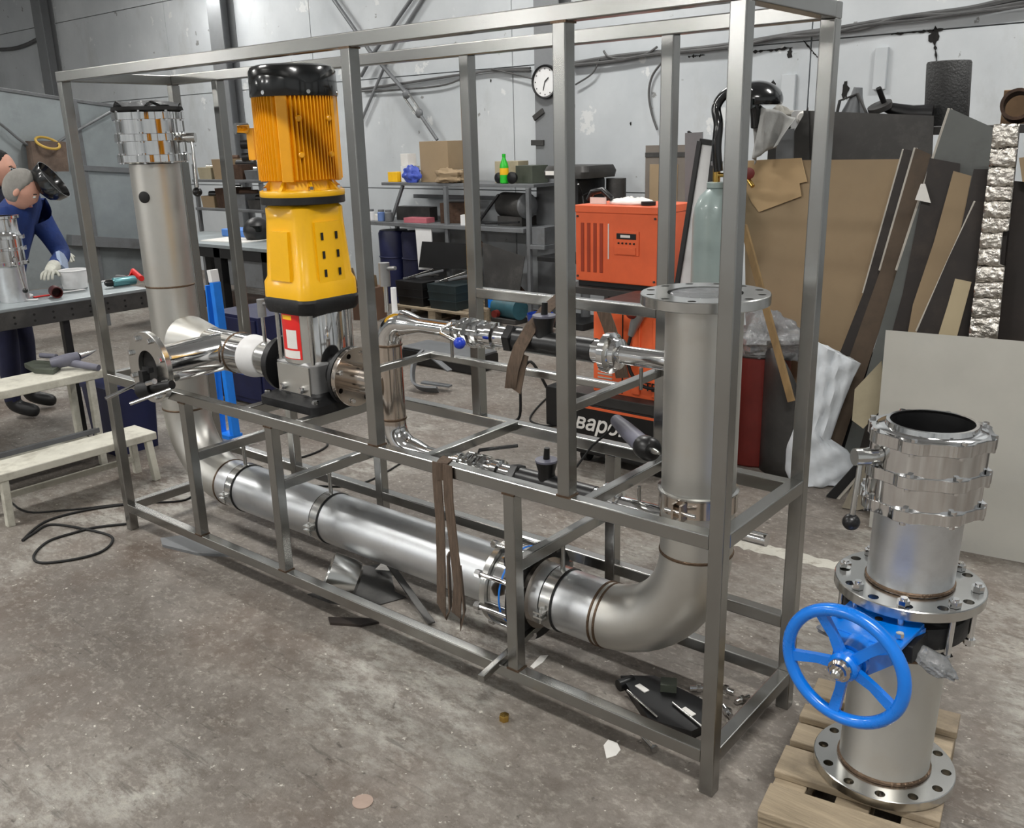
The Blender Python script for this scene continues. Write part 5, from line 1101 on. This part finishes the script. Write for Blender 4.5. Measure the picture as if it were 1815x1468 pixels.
# turnbuckle bracing rods
def wallp(x, y, d=.05): return at(x, y, Y=Y1-d)
one('brace_rod', MB().path([wallp(485, -153, .10), wallp(585, -10, .10), wallp(655, 90, .10), wallp(720, 165, .10)], .022, 10), GREYST, 'dark diagonal bracing rod ending in a turnbuckle on the back wall', 'rod')
tn = thing('turnbuckle', 'steel turnbuckle with rod reaching down to the tall cardboard box', 'turnbuckle', wallp(768, 235, .10))
mk('frame_bar', MB().cyl(wallp(716, 172, .10), wallp(738, 203, .10), .012, seg=8), SATIN, tn); mk('frame_bar', MB().cyl(wallp(724, 166, .10), wallp(746, 197, .10), .012, seg=8), SATIN, tn)
mk('end_block', MB().ell(wallp(720, 167, .10), (.05, .03, .05)), GREYST, tn); mk('end_block', MB().ell(wallp(743, 201, .10), (.05, .03, .05)), GREYST, tn)
mk('rod', MB().cyl(wallp(743, 201, .10), wallp(775, 248, .10), .018, seg=10), GREYST, tn)
one('brace_rod', MB().path([wallp(830, -146, .07), wallp(735, -10, .07), wallp(665, 90, .07), wallp(640, 135, .07)], .020, 10), GREYST, 'dark diagonal bracing rod crossing behind the top rails', 'rod')
one('brace_rod', MB().path([wallp(850, -165, .04), wallp(760, -20, .04), wallp(700, 75, .04), wallp(640, 215, .04)], .016, 10), COLM, 'pale diagonal bracing rod furthest back on the wall', 'rod')
def wcable(pix, r, label, d=.03, mat=RUBBER): return one('wall_cable', MB().path(curve_pts([wallp(x, y, d) for x, y in pix], 5), r, 6), mat, label, 'cable', 'cables along the back wall')
GRC = pm('grey_cable', (.34, .34, .34), .6, 0, .2, 6)
wcable([(640, 158), (700, 150), (780, 138), (870, 125), (940, 121)], .014, 'dark wall cable between the front posts left of the clock', .03, GRC)
wcable([(640, 162), (720, 158), (790, 150), (850, 128), (940, 125)], .010, 'thinner wall cable just below the one left of the clock', .04, GRC)
wcable([(1015, 113), (1080, 102), (1140, 95), (1200, 90), (1290, 80), (1400, 62), (1490, 50), (1560, 38), (1640, 26), (1720, 15), (1830, -8), (2200, -70), (3000, -230)], .020, 'thick cable bundle running along the wall to the upper right', .03, GRC)
wcable([(1015, 116), (1090, 108), (1160, 96), (1280, 85), (1420, 60), (1520, 52), (1600, 30), (1700, 24), (1830, 2), (2200, -62), (3000, -225)], .014, 'second cable twisted along the thick bundle', .05, GRC)
wcable([(1290, 88), (1370, 68), (1450, 62), (1540, 44), (1620, 36), (1720, 22), (1830, 8), (2200, -55), (3000, -220)], .010, 'thin cable sagging under the thick bundle at the upper right', .06, GRC)
wcable([(1070, 90), (1078, 100), (1100, 104), (1140, 98), (1165, 83)], .010, 'short cable loop above the orange welder', .05, GRC)
wcable([(1172, 112), (1156, 135), (1150, 165), (1155, 200), (1165, 230)], .010, 'cable hanging down the wall above the orange welder', .03, GRC)
wcable([(870, 122), (905, 130), (945, 140)], .008, 'thin drooping cable at the left of the clock', .05, GRC)
wcable([(1020, 150), (1050, 130), (1062, 105)], .008, 'thin drooping cable at the right of the clock', .05, GRC)
wcable([(0, 88), (25, 86), (50, 78), (80, 62)], .03, 'dark cable on the wall at the far upper left', .03, GRC)
# torn holes and plates on the wall
for i, (x, y, s, lab) in enumerate(((1370, 152, .05, 'right of the near right post'), (1498, 160, .08, 'above the dark steel sheet'), (1222, 238, .05, 'left of the gas bottle hose'), (1400, 95, .05, 'under the cable bundle'), (1655, 65, .07, 'at the upper right panel corner'), (1118, 219, .02, 'small one above the orange welder'), (870, 143, .02, 'small one left of the clock'))):
    c = wallp(x, y, .0); rnd = random.Random(i+11); P = [c+V((s*(.22+.36*rnd.random())*math.cos(a), 0, s*(.45+.6*rnd.random())*math.sin(a))) for a in [2*math.pi*k/17 for k in range(17)]]
    one('wall_hole', MB().prism(P, (0, -1, 0), .004), DARKHOLE, 'torn dark hole in the white wall, '+lab, 'hole', 'holes in the white wall')
for i, (x0_, y0_, x1_, y1_, lab) in enumerate(((1388, 133, 1408, 208, 'narrow grey cover strip on the wall left of the far right post'), (1554, 85, 1570, 158, 'narrow grey cover strip on the wall right of the far right post'))):
    a, b = wallp(x0_, y0_, 0), wallp(x1_, y1_, 0); one('cover_strip', MB().rmm((a.x, Y1-.03, b.z), (b.x, Y1, a.z), 2, .004), WALLM, lab, 'cover strip')
for i, (x0_, y0_, x1_, y1_, lab) in enumerate(((942, 253, 958, 253, 'short dark bracket on the grey column below the clock'), (946, 210, 957, 196, 'slanted dark rod on the grey column below the clock'))):
    one('column_bracket', MB().beam(at(x0_, y0_, Y=Y1-.21), at(x1_+6, y1_, Y=Y1-.21), .02, .05), DARKST, lab, 'bracket')
for i, (x0_, y0_, x1_, y1_, lab) in enumerate(((1330, 92, 1405, 84, 'under the cables behind the near right post'), (1425, 72, 1450, 102, 'left of the far right post'), (1580, 60, 1672, 52, 'under the cable bundle at the upper right'), (1655, 52, 1662, 118, 'running down from the upper right corner'), (1220, 100, 1250, 97, 'short one between the right posts'))):
    rnd = random.Random(40+i); n = 16; up_, dn_ = [], []
    for k in range(n+1):
        p = wallp(x0_+(x1_-x0_)*k/n, y0_+(y1_-y0_)*k/n, 0); w_ = .004+.016*rnd.random()**3
        hz_ = abs(x1_-x0_) > abs(y1_-y0_); o1 = V((0, 0, w_)) if hz_ else V((w_, 0, 0)); up_.append(p+o1*rnd.random()+V((0, -.004, 0))); dn_.append(p-o1+V((0, -.004, 0)))
    one('plaster_crack', MB().prism(up_+dn_[::-1], (0, -1, 0), .002), DARKHOLE, 'ragged dark crack in the wall plaster, '+lab, 'crack', 'cracks in the white wall')
a, b = wallp(1142, 258, .12), wallp(1236, 400, .12)
br = thing('leaning_door', 'dull brown door leaf leaning on the wall behind the gas bottle', 'door leaf', (a.x, Y1-.1, 0))
mk('leaf', MB().rmm((a.x, Y1-.10, 0), (b.x, Y1-.06, a.z), 2, .004), pm('taupe_board', (.45, .42, .39), .7, 0, .1, 3), br)
mk('torn_patch', MB().rmm((a.x+.05, Y1-.106, a.z-.62), (a.x+.33, Y1-.10, a.z-.16), 2, .002), CARD, br)
mk('cross_rail', MB().rmm((a.x, Y1-.106, a.z-.10), (b.x, Y1-.10, a.z-.06), 0, .002), DARKST, br)

# ================================================================== orange welders and gas bottle
t = thing('welding_machine', 'orange welding power source standing behind the right upright pipe', 'welder', (-2.27, 3.2, .77))
mk('case', MB().rmm((-2.565, 3.0, .80), (-1.965, 3.45, 1.275), 0, .008), ORANGE, t)
mk('top_lip', MB().rmm((-2.57, 2.992, 1.235), (-1.96, 3.45, 1.28), 0, .004), ORANGE, t)
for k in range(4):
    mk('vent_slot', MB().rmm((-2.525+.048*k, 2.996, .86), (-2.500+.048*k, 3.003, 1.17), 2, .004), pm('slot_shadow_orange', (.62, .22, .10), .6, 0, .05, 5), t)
cp2 = mk('control_panel', MB().rmm((-2.27, 2.994, .98), (-2.09, 3.002, 1.13), 0, .004), ORANGE, t)
mk('display', MB().rmm((-2.25, 2.990, 1.08), (-2.11, 2.996, 1.115), 0, .002), BLACKP, cp2); mk('display_window', MB().rmm((-2.22, 2.988, 1.09), (-2.15, 2.991, 1.106), 0, .001), PAPER, cp2)
for k in range(5): mk('button', MB().cyl((-2.235+.028*k, 2.996, 1.055), (-2.235+.028*k, 2.988, 1.055), .006, seg=10), BLACKP, cp2)
mk('flip_cover', MB().rmm((-2.25, 2.989, .985), (-2.11, 2.996, 1.03), 0, .004), ORANGE, t)
for x in (-2.55, -1.98):
    for z in (.83, 1.21): mk('case_screw', MB().cyl((x, 3.0, z), (x, 2.993, z), .007, seg=10), DARKST, t)
mk('side_groove', MB().rmm((-2.318, 2.996, .95), (-2.310, 3.002, 1.17), 2, .001), PAPER, t)
mk('base_skid', MB().rmm((-2.56, 3.02, .765), (-1.97, 3.44, .80), 0, .004), BLACK, t)
st = thing('welder_stand', 'dark steel stand carrying the upper orange welder', 'stand', (-2.27, 3.22, 0))
mk('stand_top', MB().rmm((-2.66, 2.96, .72), (-1.85, 3.5, .765), 0, .004), DARKST, st)
for x in (-2.62, -1.89):
    for y in (3.0, 3.46): mk('leg', MB().rmm((x-.02, y-.02, 0), (x+.02, y+.02, .72), 2), DARKST, st)
mk('lower_shelf', MB().rmm((-2.62, 3.0, .30), (-1.89, 3.46, .32), 0), DARKST, st)
q = V((-2.46, 3.12, 1.2815)); t2_ = thing('small_tool', 'black hand tool with white label on top of the orange welder', 'tool', q); mk('grip', MB().path([q+V((-.09, 0, .02)), q+V((-.06, 0, .07)), q+V((.02, 0, .085)), q+V((.09, 0, .03))], [.018, .02, .02, .018], 12), BLACKP, t2_); mk('tag', MB().box(q+V((.0, -.02, .02)), (.12, .01, .04)), PAPER, t2_)
one('foam_heap', MB().ell(V((-2.24, 3.15, 1.29)), (.16, .08, .03), 24, 12, None, lambda p: V((p.x, p.y, max(-.3, p.z*(1+.5*math.sin(14*p.x)*math.cos(11*p.y)))))), PAPER, 'heap of white shavings on top of the orange welder', 'shavings')
one('tape_roll', MB().lathe((-2.09, 3.10, 1.2815), (0, 0, 1), [(.03, 0), (.045, 0), (.045, .022), (.03, .022)], 24), RUBBER, 'black tape roll on top of the orange welder', 'tape')
wm2 = thing('wire_feeder_cart', 'orange cased welding set on a black base with white brand lettering', 'welder', (-1.55, 2.2, 0))
mk('black_base', MB().rmm((-1.86, 1.95, .06), (-1.29, 2.48, .345), 0, .01), BLACKP, wm2)
mk('orange_stripe', MB().rmm((-1.85, 1.946, .318), (-1.30, 1.952, .332), 0, .001), ORANGE, wm2)
text('brand_lettering', 'Сварог', .118, PAPER, wm2, (-1.715, 1.948, .235), (1, 0, 0), (0, 0, 1), .3)
mk('deck', MB().rmm((-1.88, 1.94, .345), (-1.27, 2.50, .40), 0, .004), DARKST, wm2)
mk('orange_case', MB().rmm((-1.765, 2.02, .40), (-1.31, 2.46, .84), 2, .015), ORANGE, wm2)
mk('case_top', MB().rmm((-1.775, 2.01, .84), (-1.30, 2.47, .87), 2, .012), BLACKP, wm2)
for k in range(5): mk('vent', MB().rmm((-1.73, 2.016, .475+.02*k), (-1.64, 2.022, .483+.02*k), 0, .001), EDGE, wm2)
mk('case_seam', MB().bmm((-1.582, 2.017, .41), (-1.576, 2.022, .83)), BLACK, wm2)
mk('case_rib', MB().rmm((-1.52, 2.008, .42), (-1.47, 2.022, .82), 2, .006), ORANGE, wm2); mk('case_rib', MB().rmm((-1.40, 2.008, .42), (-1.35, 2.022, .82), 2, .006), ORANGE, wm2)
text('case_lettering', 'TECH', .06, BLACK, wm2, (-1.36, 2.006, .47), (1, 0, 0), (0, 0, 1))
for x in (-1.80, -1.35):
    for y in (2.02, 2.40): mk('wheel', MB().cyl((x-.02, y, .04), (x+.02, y, .04), .04, seg=18), RUBBER, wm2)
tcb = at(1125, 545, Y=1.97); t = thing('welding_torch', 'grey welding torch with red switch hanging in front of the lower orange case', 'torch', tcb)
mk('torch_head', MB().path([at(1138, 545, Y=1.97), at(1125, 575, Y=1.97), at(1118, 595, Y=1.97)], [.035, .026, .016], 14), CHAMBER, t); mk('switch', MB().ell(at(1120, 555, Y=1.94), (.03, .03, .03)), REDP, t)
mk('torch_cable', MB().path(curve_pts([at(1118, 595, Y=1.97), at(1112, 625, Y=1.96), at(1118, 660, Y=1.97), at(1140, 685, Y=1.98), at(1165, 690, Y=1.99)], 5), .009, 8), RUBBER, t)
sling('cloth_strap', 'brown cloth strap hanging beside the torch over the lower orange case', [([at(1065, 540, Y=1.94), at(1080, 580, Y=1.94), at(1095, 630, Y=1.95), at(1103, 670, Y=1.96)], (1, 0, .3))], .038)
bxp = thing('black_adapter', 'small black power box with coiled lead left of the lettered base', 'power box', at(985, 752, Z=0)); q = at(988, 752, Z=0)
mk('box', MB().rbox(q+V((0, 0, .13)), (.09, .12, .24), 2, .01), BLACKP, bxp); mk('lead', MB().path(curve_pts([q+V((-.04, -.05, .24)), q+V((-.12, -.1, .40)), q+V((-.2, -.1, .28)), q+V((-.2, -.12, .05)), q+V((-.26, -.15, .01))], 6), .009, 8), RUBBER, bxp)
# gas bottle
gx, gy = -1.46, 2.75
gb = thing('gas_cylinder', 'pale green gas cylinder with brass valve behind the near right post', 'gas cylinder', (gx, gy, 0))
mk('cylinder', MB().lathe((gx, gy, 0), (0, 0, 1), [(.10, 0), (.118, .01), (.120, .04), (.120, 1.25), (.112, 1.31), (.085, 1.37), (.05, 1.405), (.036, 1.415), (.036, 1.44), (.02, 1.44)], 40), MINT, gb)
mk('neck_ring', MB().lathe((gx, gy, 1.41), (0, 0, 1), [(.04, 0), (.05, .004), (.05, .03), (.04, .034)], 24), MINT, gb)
mk('valve_body', MB().cyl((gx, gy, 1.44), (gx, gy, 1.53), .020, seg=14).cyl((gx, gy, 1.48), (gx+.06, gy-.01, 1.48), .012, seg=12), BRASS, gb)
mk('valve_wheel', MB().cyl((gx, gy, 1.53), (gx, gy, 1.55), .032, seg=18), CHAMBER, gb)
mk('regulator', MB().cyl((gx+.06, gy-.01, 1.48), (gx+.13, gy-.015, 1.48), .022, seg=16), BRASS, gb)
mk('gauge', MB().lathe((gx+.20, gy-.03, 1.49), (.4, -.9, 0), [(.02, 0), (.03, .002), (.03, .02), (.026, .022)], 20), REDP, gb)
mk('outlet', MB().path([(gx+.13, gy-.015, 1.48), (gx+.19, gy-.03, 1.47), (gx+.235, gy-.05, 1.425)], .012, 10), BRASS, gb)
hs = curve_pts([V((gx+.02, gy-.02, 1.50)), V((gx+.01, gy-.03, 1.62)), V((gx+.01, gy-.02, 1.74)), V((gx-.015, gy, 1.83)), V((gx+.04, gy+.02, 1.90)), V((gx+.14, gy+.04, 1.90)), V((gx+.17, gy+.06, 1.83)), V((gx+.17, gy+.09, 1.72))], 6)
one('gas_hose', MB().path(hs, .026, 12), HELM, 'thick glossy black hose arching above the gas cylinder', 'hose')

# ================================================================== right: leaning boards, bag, rack of sheets
rkk = thing('sheet_rack', 'dark steel rack with shelf top behind the leaning boards on the right', 'rack', (-.3, 3.3, 0))
mk('shelf_top', MB().rmm((-1.35, 3.08, 1.66), (1.35, 3.62, 1.70), 0, .004), DARKST, rkk)
for x in (-1.3, 0.1, 1.3):
    for y in (3.12, 3.58): mk('upright', MB().rmm((x-.03, y-.03, 0), (x+.03, y+.03, 1.66), 2), DARKST, rkk)
mk('mid_shelf', MB().rmm((-1.35, 3.08, .8), (1.35, 3.62, .84), 0, .004), DARKST, rkk)
lean('dark_steel_sheet', [(1424, 196), (1655, 205), (1640, 560), (1424, 560)], (-.6, 2.99, 1.0), (0, -1, .06), .006, DARKST, 'large dark grey steel sheet leaning on the rack behind the cardboard', 'sheet')
lean('leaning_sheet', [(1376, 230), (1408, 228), (1404, 420), (1372, 420)], (-.6, 3.00, 1.0), (0, -1, .06), .006, COLM, 'pale grey panel strip left of the dark steel sheet', 'panel')
lean('leaning_sheet', [(1408, 232), (1432, 190), (1440, 420), (1404, 420)], (-.6, 2.975, 1.0), (0, -1, .06), .006, DARKST, 'narrow slanted dark panel between the pale strip and the far right post', 'panel')
NC = (0, -1, .13)
lean('cardboard_sheet', [(1318, 292), (1400, 284), (1608, 282), (1560, 470), (1500, 640), (1500, 870), (1330, 840), (1322, 560)], (-.8, 2.85, .7), NC, .006, CARD, 'large plain brown cardboard sheet leaning behind the far right post', 'cardboard')
lean('cardboard_piece', [(1318, 285), (1420, 280), (1430, 322), (1417, 325), (1420, 348), (1345, 376), (1333, 360), (1318, 330)], (-.8, 2.835, .7), NC, .005, pm('cardboard_light', (.72, .61, .46), .8, 0, .06, 3), 'torn lighter cardboard piece hung over the large cardboard sheet', 'cardboard')
LN = (.20, -.97, .12)
def board(name, pix, k, th, mat, label, cat, edge=None, n=LN): return lean(name, pix, (-.35+.03*k, 2.66-.035*k, .7), n, th, mat, label, cat, edge)
board('brown_board', [(1602, 264), (1620, 268), (1545, 540), (1437, 890), (1403, 890), (1530, 520)], -1, .010, BROWNB, 'thin dark brown board leaning at the left of the stack', 'board', [(0, 5)])
board('brown_board', [(1623, 262), (1650, 274), (1580, 520), (1470, 890), (1428, 890), (1560, 480)], 0, .012, pm('mid_brown_board', (.34, .28, .22), .65, 0, .25, 4), 'mid brown board leaning second in the stack', 'board', [(0, 5)])
board('grey_board', [(1684, 192), (1760, 226), (1745, 420), (1660, 680), (1560, 905), (1475, 900), (1590, 480)], 2, .014, GREYB, 'wide dark grey laminate board leaning with a pale edge', 'board', [(0, 6)])
board('black_board', [(1648, 280), (1702, 290), (1690, 480), (1580, 915), (1500, 915), (1600, 520)], 3, .010, BROWNB, 'very dark board in front of the grey laminate board', 'board')
lean('paper_scrap', [(1632, 326), (1640, 326), (1650, 360), (1622, 354)], (-.24, 2.535, .7), LN, .003, PAPER, 'small white triangular paper stuck on the very dark board', 'paper')
board('cardboard_strip', [(1690, 303), (1722, 312), (1705, 400), (1640, 585), (1600, 640), (1618, 540), (1655, 430)], 5, .006, CARD, 'long ragged cardboard strip leaning between dark boards', 'cardboard')
board('brown_board', [(1726, 300), (1762, 300), (1745, 470), (1690, 620), (1640, 640), (1700, 420)], 5.7, .010, BROWNB, 'dark board right of the long cardboard strip', 'board')
board('black_board', [(1729, 357), (1745, 358), (1745, 480), (1725, 640), (1600, 700), (1625, 588), (1680, 460)], 7, .010, BROWNB, 'dark board with a bright white edge leaning above the steel plate', 'board', [(0, 5)])
board('cardboard_strip', [(1693, 494), (1722, 500), (1690, 620), (1655, 620), (1680, 540)], 8.5, .006, pm('cardboard_pale', (.72, .66, .54), .8, 0, .06, 3), 'short pale cardboard piece just above the steel plate', 'cardboard')
FN = (.05, -1, .06)
fo = thing('foil_insulation', 'tall strip of crumpled silver foil insulation standing at the right', 'insulation', at(1750, 620, Y=2.2))
zz = [(220, 262), (262, 296), (296, 330), (330, 356), (356, 386), (386, 412), (412, 440), (440, 472), (472, 500), (500, 528), (528, 562), (562, 610)]
for a, b in zz:
    def ff(u, v, a=a, b=b):
        y = a+(b-a)*v; f = (y-220)/390; xl = 1762-46*f; xr = 1808-40*f-(10 if 410 < y < 470 else 0)
        p = atp(xl+(xr-xl)*u, y, (0, 2.36, 1), FN); bul = .007*math.sin(math.pi*v)**.5
        return p+V((0, -bul-.0025*math.sin(17*u+a)*math.sin(9*v+b)+.002*math.sin(31*v+b+5*u), 0))
    mk('foil_block', MB().grid(ff, 14, 8), FOIL, fo, 60, solid=.003)
mk('core_board', MB().prism([atp(x, y, (0, 2.385, 1), FN) for x, y in ((1762, 220), (1806, 221), (1762, 640), (1716, 640))]+[], (0, 1, 0), .03), BROWNB, fo)
lean('black_sheet', [(1790, 320), (1900, 330), (1880, 700), (1752, 690)], (.1, 2.42, .7), (.05, -1, .05), .012, BROWNB, 'black panel with pale edge at the far right behind the foil', 'panel', [(0, 3)])
lean('cardboard_piece', [(1806, 280), (1840, 275), (1840, 330), (1812, 322)], (.1, 2.36, .7), (.05, -1, .05), .006, CARD, 'small cardboard corner at the right edge above the black panel', 'cardboard')
# bare steel plate standing on the floor at the right
PN = (.12, -1, .22)
pl = lean('steel_plate', [(1570, 585), (1900, 612), (1900, 1030), (1690, 974), (1540, 934)], at(1690, 974, Z=0), PN, .006, pm('bare_steel_plate', (.70, .69, .66), .45, .3, .06, 2, dirt=(.60, .60, .59), dirt_amt=.5, dscale=2), 'pale grey steel plate leaning low at the right behind the chrome valve', 'plate')
lean('black_profile', [(1628, 700), (1640, 706), (1482, 886), (1464, 880)], at(1474, 884, Z=0), (.3, -1, .1), .02, BLACK, 'black profile bar leaning left of the steel plate', 'bar', [(1, 2)])
lean('concrete_slab_piece', [(1540, 800), (1572, 740), (1570, 890), (1520, 905), (1492, 900)], at(1510, 905, Z=0), (.2, -1, .1), .03, pm('plaster_grey', (.55, .52, .46), .8, 0, .2, 5, bump=.3), 'grey crumbly plaster slab behind the black profile bar', 'slab')
lean('rubble_sheet', [(1515, 690), (1562, 640), (1568, 720), (1530, 760), (1510, 745)], at(1515, 895, Z=0), (.2, -1, .12), .02, BEIGE, 'beige torn packaging leaning between the sack and the steel plate', 'packaging')
lean('dark_sheet', [(1500, 640), (1560, 620), (1570, 780), (1480, 870), (1440, 862)], (-.55, 2.60, 0), (.1, -1, .08), .012, BLACK, 'black sheet standing behind the white sack', 'sheet')
# white woven sack
P0s = at(1435, 857, Z=0)
SKL = [(1402, 857), (1390, 830), (1393, 790), (1412, 742), (1428, 700), (1436, 650), (1448, 606)]
SKR = [(1500, 852), (1516, 830), (1505, 800), (1472, 780), (1492, 722), (1512, 672), (1526, 645)]
def sack(u, v):
    a = 2*math.pi*u; t = v*6; i = min(5, int(t)); f = t-i
    (xl, yl), (xr, yr) = [(P[i][0]+(P[i+1][0]-P[i][0])*f, P[i][1]+(P[i+1][1]-P[i][1])*f) for P in (SKL, SKR)]
    O_ = P0s+V((0, .03, 0)); pl_ = atp(xl, yl, O_, vn2); pr_ = atp(xr, yr, O_, vn2); c = (pl_+pr_)/2; hw = (pr_-pl_)/2
    dp_ = .07*(1-.8*v)+.012
    k = 1+.05*math.sin(5*a+9*v)+.04*math.sin(9*a-17*v); cr_ = .012*math.sin(14*v+3*math.cos(a)*4)+.008*math.sin(31*v-5*math.cos(a))
    return c+hw*math.cos(a)-vn2*(-dp_*k-cr_)*math.sin(a)
vn2 = V((CAM.x-P0s.x, CAM.y-P0s.y, 0)).normalized()
b_ = MB().loft([[V((p.x, p.y, max(p.z, .004))) for p in [sack(i/36, j/26) for i in range(36)]] for j in range(27)])
one('woven_sack', b_, BAG, 'slumped white woven sack standing on the floor by the far right post', 'sack', ang=70)
# red bin, dark curved sheet, film and wooden lath behind the right posts
rb = thing('red_bin', 'dull red steel bin behind the right upright pipe', 'bin', at(1310, 815, Z=0)); q = V((-1.08, 2.56, 0))
mk('bin_body', MB().lathe(q, (0, 0, 1), [(.155, 0), (.165, .01), (.165, .60), (.155, .60), (.15, .05)], 32), REDP, rb); mk('bin_rim', MB().torus(q+V((0, 0, .60)), (0, 0, 1), .165, .01, 32, 8), DARKST, rb)
fluff('film_heap', q+V((.06, -.02, .675)), (.17, .15, .12), FILM, 'crinkled clear film stuffed into the red bin', 'film', 9, .3, 30)
def cur(u, v): a = R(-65+85*u); return V((-.835+.17*math.sin(a), 2.34+.17*(1-math.cos(a)), .005+(.66-.12*(u-.4)**2*4)*v))
one('bent_sheet', MB().grid(cur, 14, 6), DARKST, 'dark bent steel sheet standing beside the red bin', 'sheet', solid=.006)
l0 = at(1403, 712, Y=2.27); l1 = at(1318, 400, Y=2.40)
one('wood_lath', MB().beam(l0, l1, .035, .018, (0, 1, 0)), pm('lath_wood', (.52, .42, .27), .7, 0, .2, 5, stretch=(4, 4, 1)), 'thin slanted wooden lath in front of the large cardboard sheet', 'lath')
# mask and cloth on the gas hose end
hq = at(1340, 178, Y=2.9); t = thing('hanging_mask', 'glossy black welding helmet hung above the cardboard by the near post', 'mask', hq)
mk('shell', MB().ell(hq, (.14, .14, .10), 28, 18, None, lambda p: V((p.x, p.y, max(p.z, -.25)))), HELM, t); mk('visor', MB().box(hq+V((-.02, -.12, -.02)), (.14, .05, .05)), GLASSG, t)
mk('hook_post', MB().cyl(hq+V((-.1, .1, -hq.z)), hq+V((-.1, .1, 0)), .02, seg=14), COLM, t)
cq = at(1355, 205, Y=2.86)
def clo(u, v): p = at(1330+75*u-22*v*u, 188+22*u*u+105*v*(1-.55*u), Y=2.80); return p+V((0, .05*math.sin(9*u+2*v)+.02*math.sin(21*u), .006*math.sin(13*u)))
one('grey_cloth', MB().grid(clo, 18, 12), pm('grey_rag', (.66, .66, .65), .85, 0, .12, 6, bump=.3), 'pale grey cloth draped below the hanging black helmet', 'cloth', ang=70, solid=.004)
# framed white board leaning left of the gas bottle
wfp = [(1245, 252), (1272, 256), (1248, 420), (1205, 420)]
fpx = ((1241, 250), (1268, 254), (1215, 700), (1170, 700)); FP0, FPN = (-1.75, 3.0, .8), (.1, -1, .06)
fbp = [atp(x, y, FP0, FPN) for x, y in fpx]
fbo = thing('framed_board', 'narrow white board with black frame leaning left of the gas cylinder', 'board', fbp[3])
mk('board', MB().prism(fbp, (0, 1, 0), .012), WHITEP, fbo)
for a, b in ((0, 1), (0, 3), (1, 2), (2, 3)): mk('frame_bar', MB().beam(fbp[a], fbp[b], .03, .025, (0, 1, 0)), BLACK, fbo)
lean('grey_sheet', [(1214, 236), (1245, 234), (1240, 760), (1212, 760)], (-1.9, 3.58, .8), (0, -1, .05), .01, COLM, 'pale grey sheet behind the black framed board', 'sheet')
# clutter along the rack top
ZT = 1.701
rl = at(1685, 200, Z=ZT) if False else V((-.36, 3.2, ZT))
t = thing('mesh_roll', 'standing roll of black mesh on the sheet rack', 'roll', (-.47, 3.30, ZT))
mk('roll', MB().lathe((-.47, 3.30, ZT), (-.05, 0, 1), [(.10, 0), (.105, .01), (.105, .30), (.10, .31), (.088, .31), (.085, .05)], 32), pm('black_mesh', (.20, .20, .20), .6, 0, .25, 30, bump=.4), t)
t = thing('angle_grinder', 'dark angle grinder with red switch on the rack top', 'power tool', (-.62, 3.15, ZT))
mk('tool_body', MB().path([(-.72, 3.12, ZT+.10), (-.60, 3.14, ZT+.06), (-.50, 3.16, ZT+.055)], [.025, .045, .05], 14), BLACKP, t); mk('guard', MB().lathe((-.74, 3.11, ZT+.09), (-.2, -.4, .9), [(.01, 0), (.06, 0), (.06, .025), (.01, .03)], 24), DARKST, t); mk('switch', MB().box((-.58, 3.085, ZT+.03), (.06, .02, .03)), REDS, t); mk('side_handle', MB().cyl((-.72, 3.12, ZT+.10), (-.74, 3.05, ZT+.19), .014, seg=10), BLACKP, t)
t = thing('steel_funnel', 'dull steel funnel leaning on the rack top left of the grinder', 'funnel', (-.9, 3.15, ZT))
mk('cone', MB().lathe((-.90, 3.15, ZT+.005), (.15, -.1, 1), [(.085, 0), (.07, .05), (.03, .16), (.022, .2)], 28), GREYST, t)
mk('lever', MB().path([(-.97, 3.1, ZT+.02), (-.95, 3.1, ZT+.14), (-.86, 3.1, ZT+.17), (-.80, 3.1, ZT+.06)], [(.012, .004)]*4, flat=(0, 1, 0)), DARKST, t)
t = thing('white_socket', 'white round socket cap at the left end of the rack top', 'socket', (-1.12, 3.08, ZT))
mk('plate', MB().rbox((-1.13, 3.13, ZT+.05), (.16, .06, .10), 1, .02), WHITEP, t); mk('cap', MB().lathe((-1.14, 3.10, ZT+.06), (0, -1, .2), [(.03, 0), (.035, .01), (.02, .03)], 20), PAPER, t)
fluff('rag_heap', V((-1.30, 3.16, ZT+.056)), (.10, .08, .07), pm('rag_grey', (.6, .59, .56), .9, 0, .2, 8, bump=.4), 'crumpled pale rag at the far left of the rack top', 'rag', 13)
ws = thing('plywood_shelf', 'brown plywood board with rusty pipe rings behind the foil strip', 'board', (.35, 3.62, 1.70))
mk('board', MB().rmm((-.28, 3.58, 1.701), (1.3, 3.61, 1.87), 0, .004), pm('plywood', (.55, .44, .33), .8, 0, .2, 3), ws)
for i, (x, r) in enumerate(((-.15, .075), (.10, .06), (.32, .08), (.6, .07))):
    tt = thing('rusty_ring', ['large rusty pipe ring next to the mesh roll', 'small rusty pipe ring above the foil strip', 'rusty pipe ring at the right end of the plywood board', 'rusty pipe ring out by the right wall side'][i], 'ring', (x, 3.3, ZT), 'rusty rings on the rack')
    mk('ring', MB().lathe((x, 3.33, ZT+r), (.1, -1, .2), [(r*.8, 0), (r, 0), (r, .09), (r*.8, .09), (r*.8, 0)], 28, cap=False), RUST, tt)
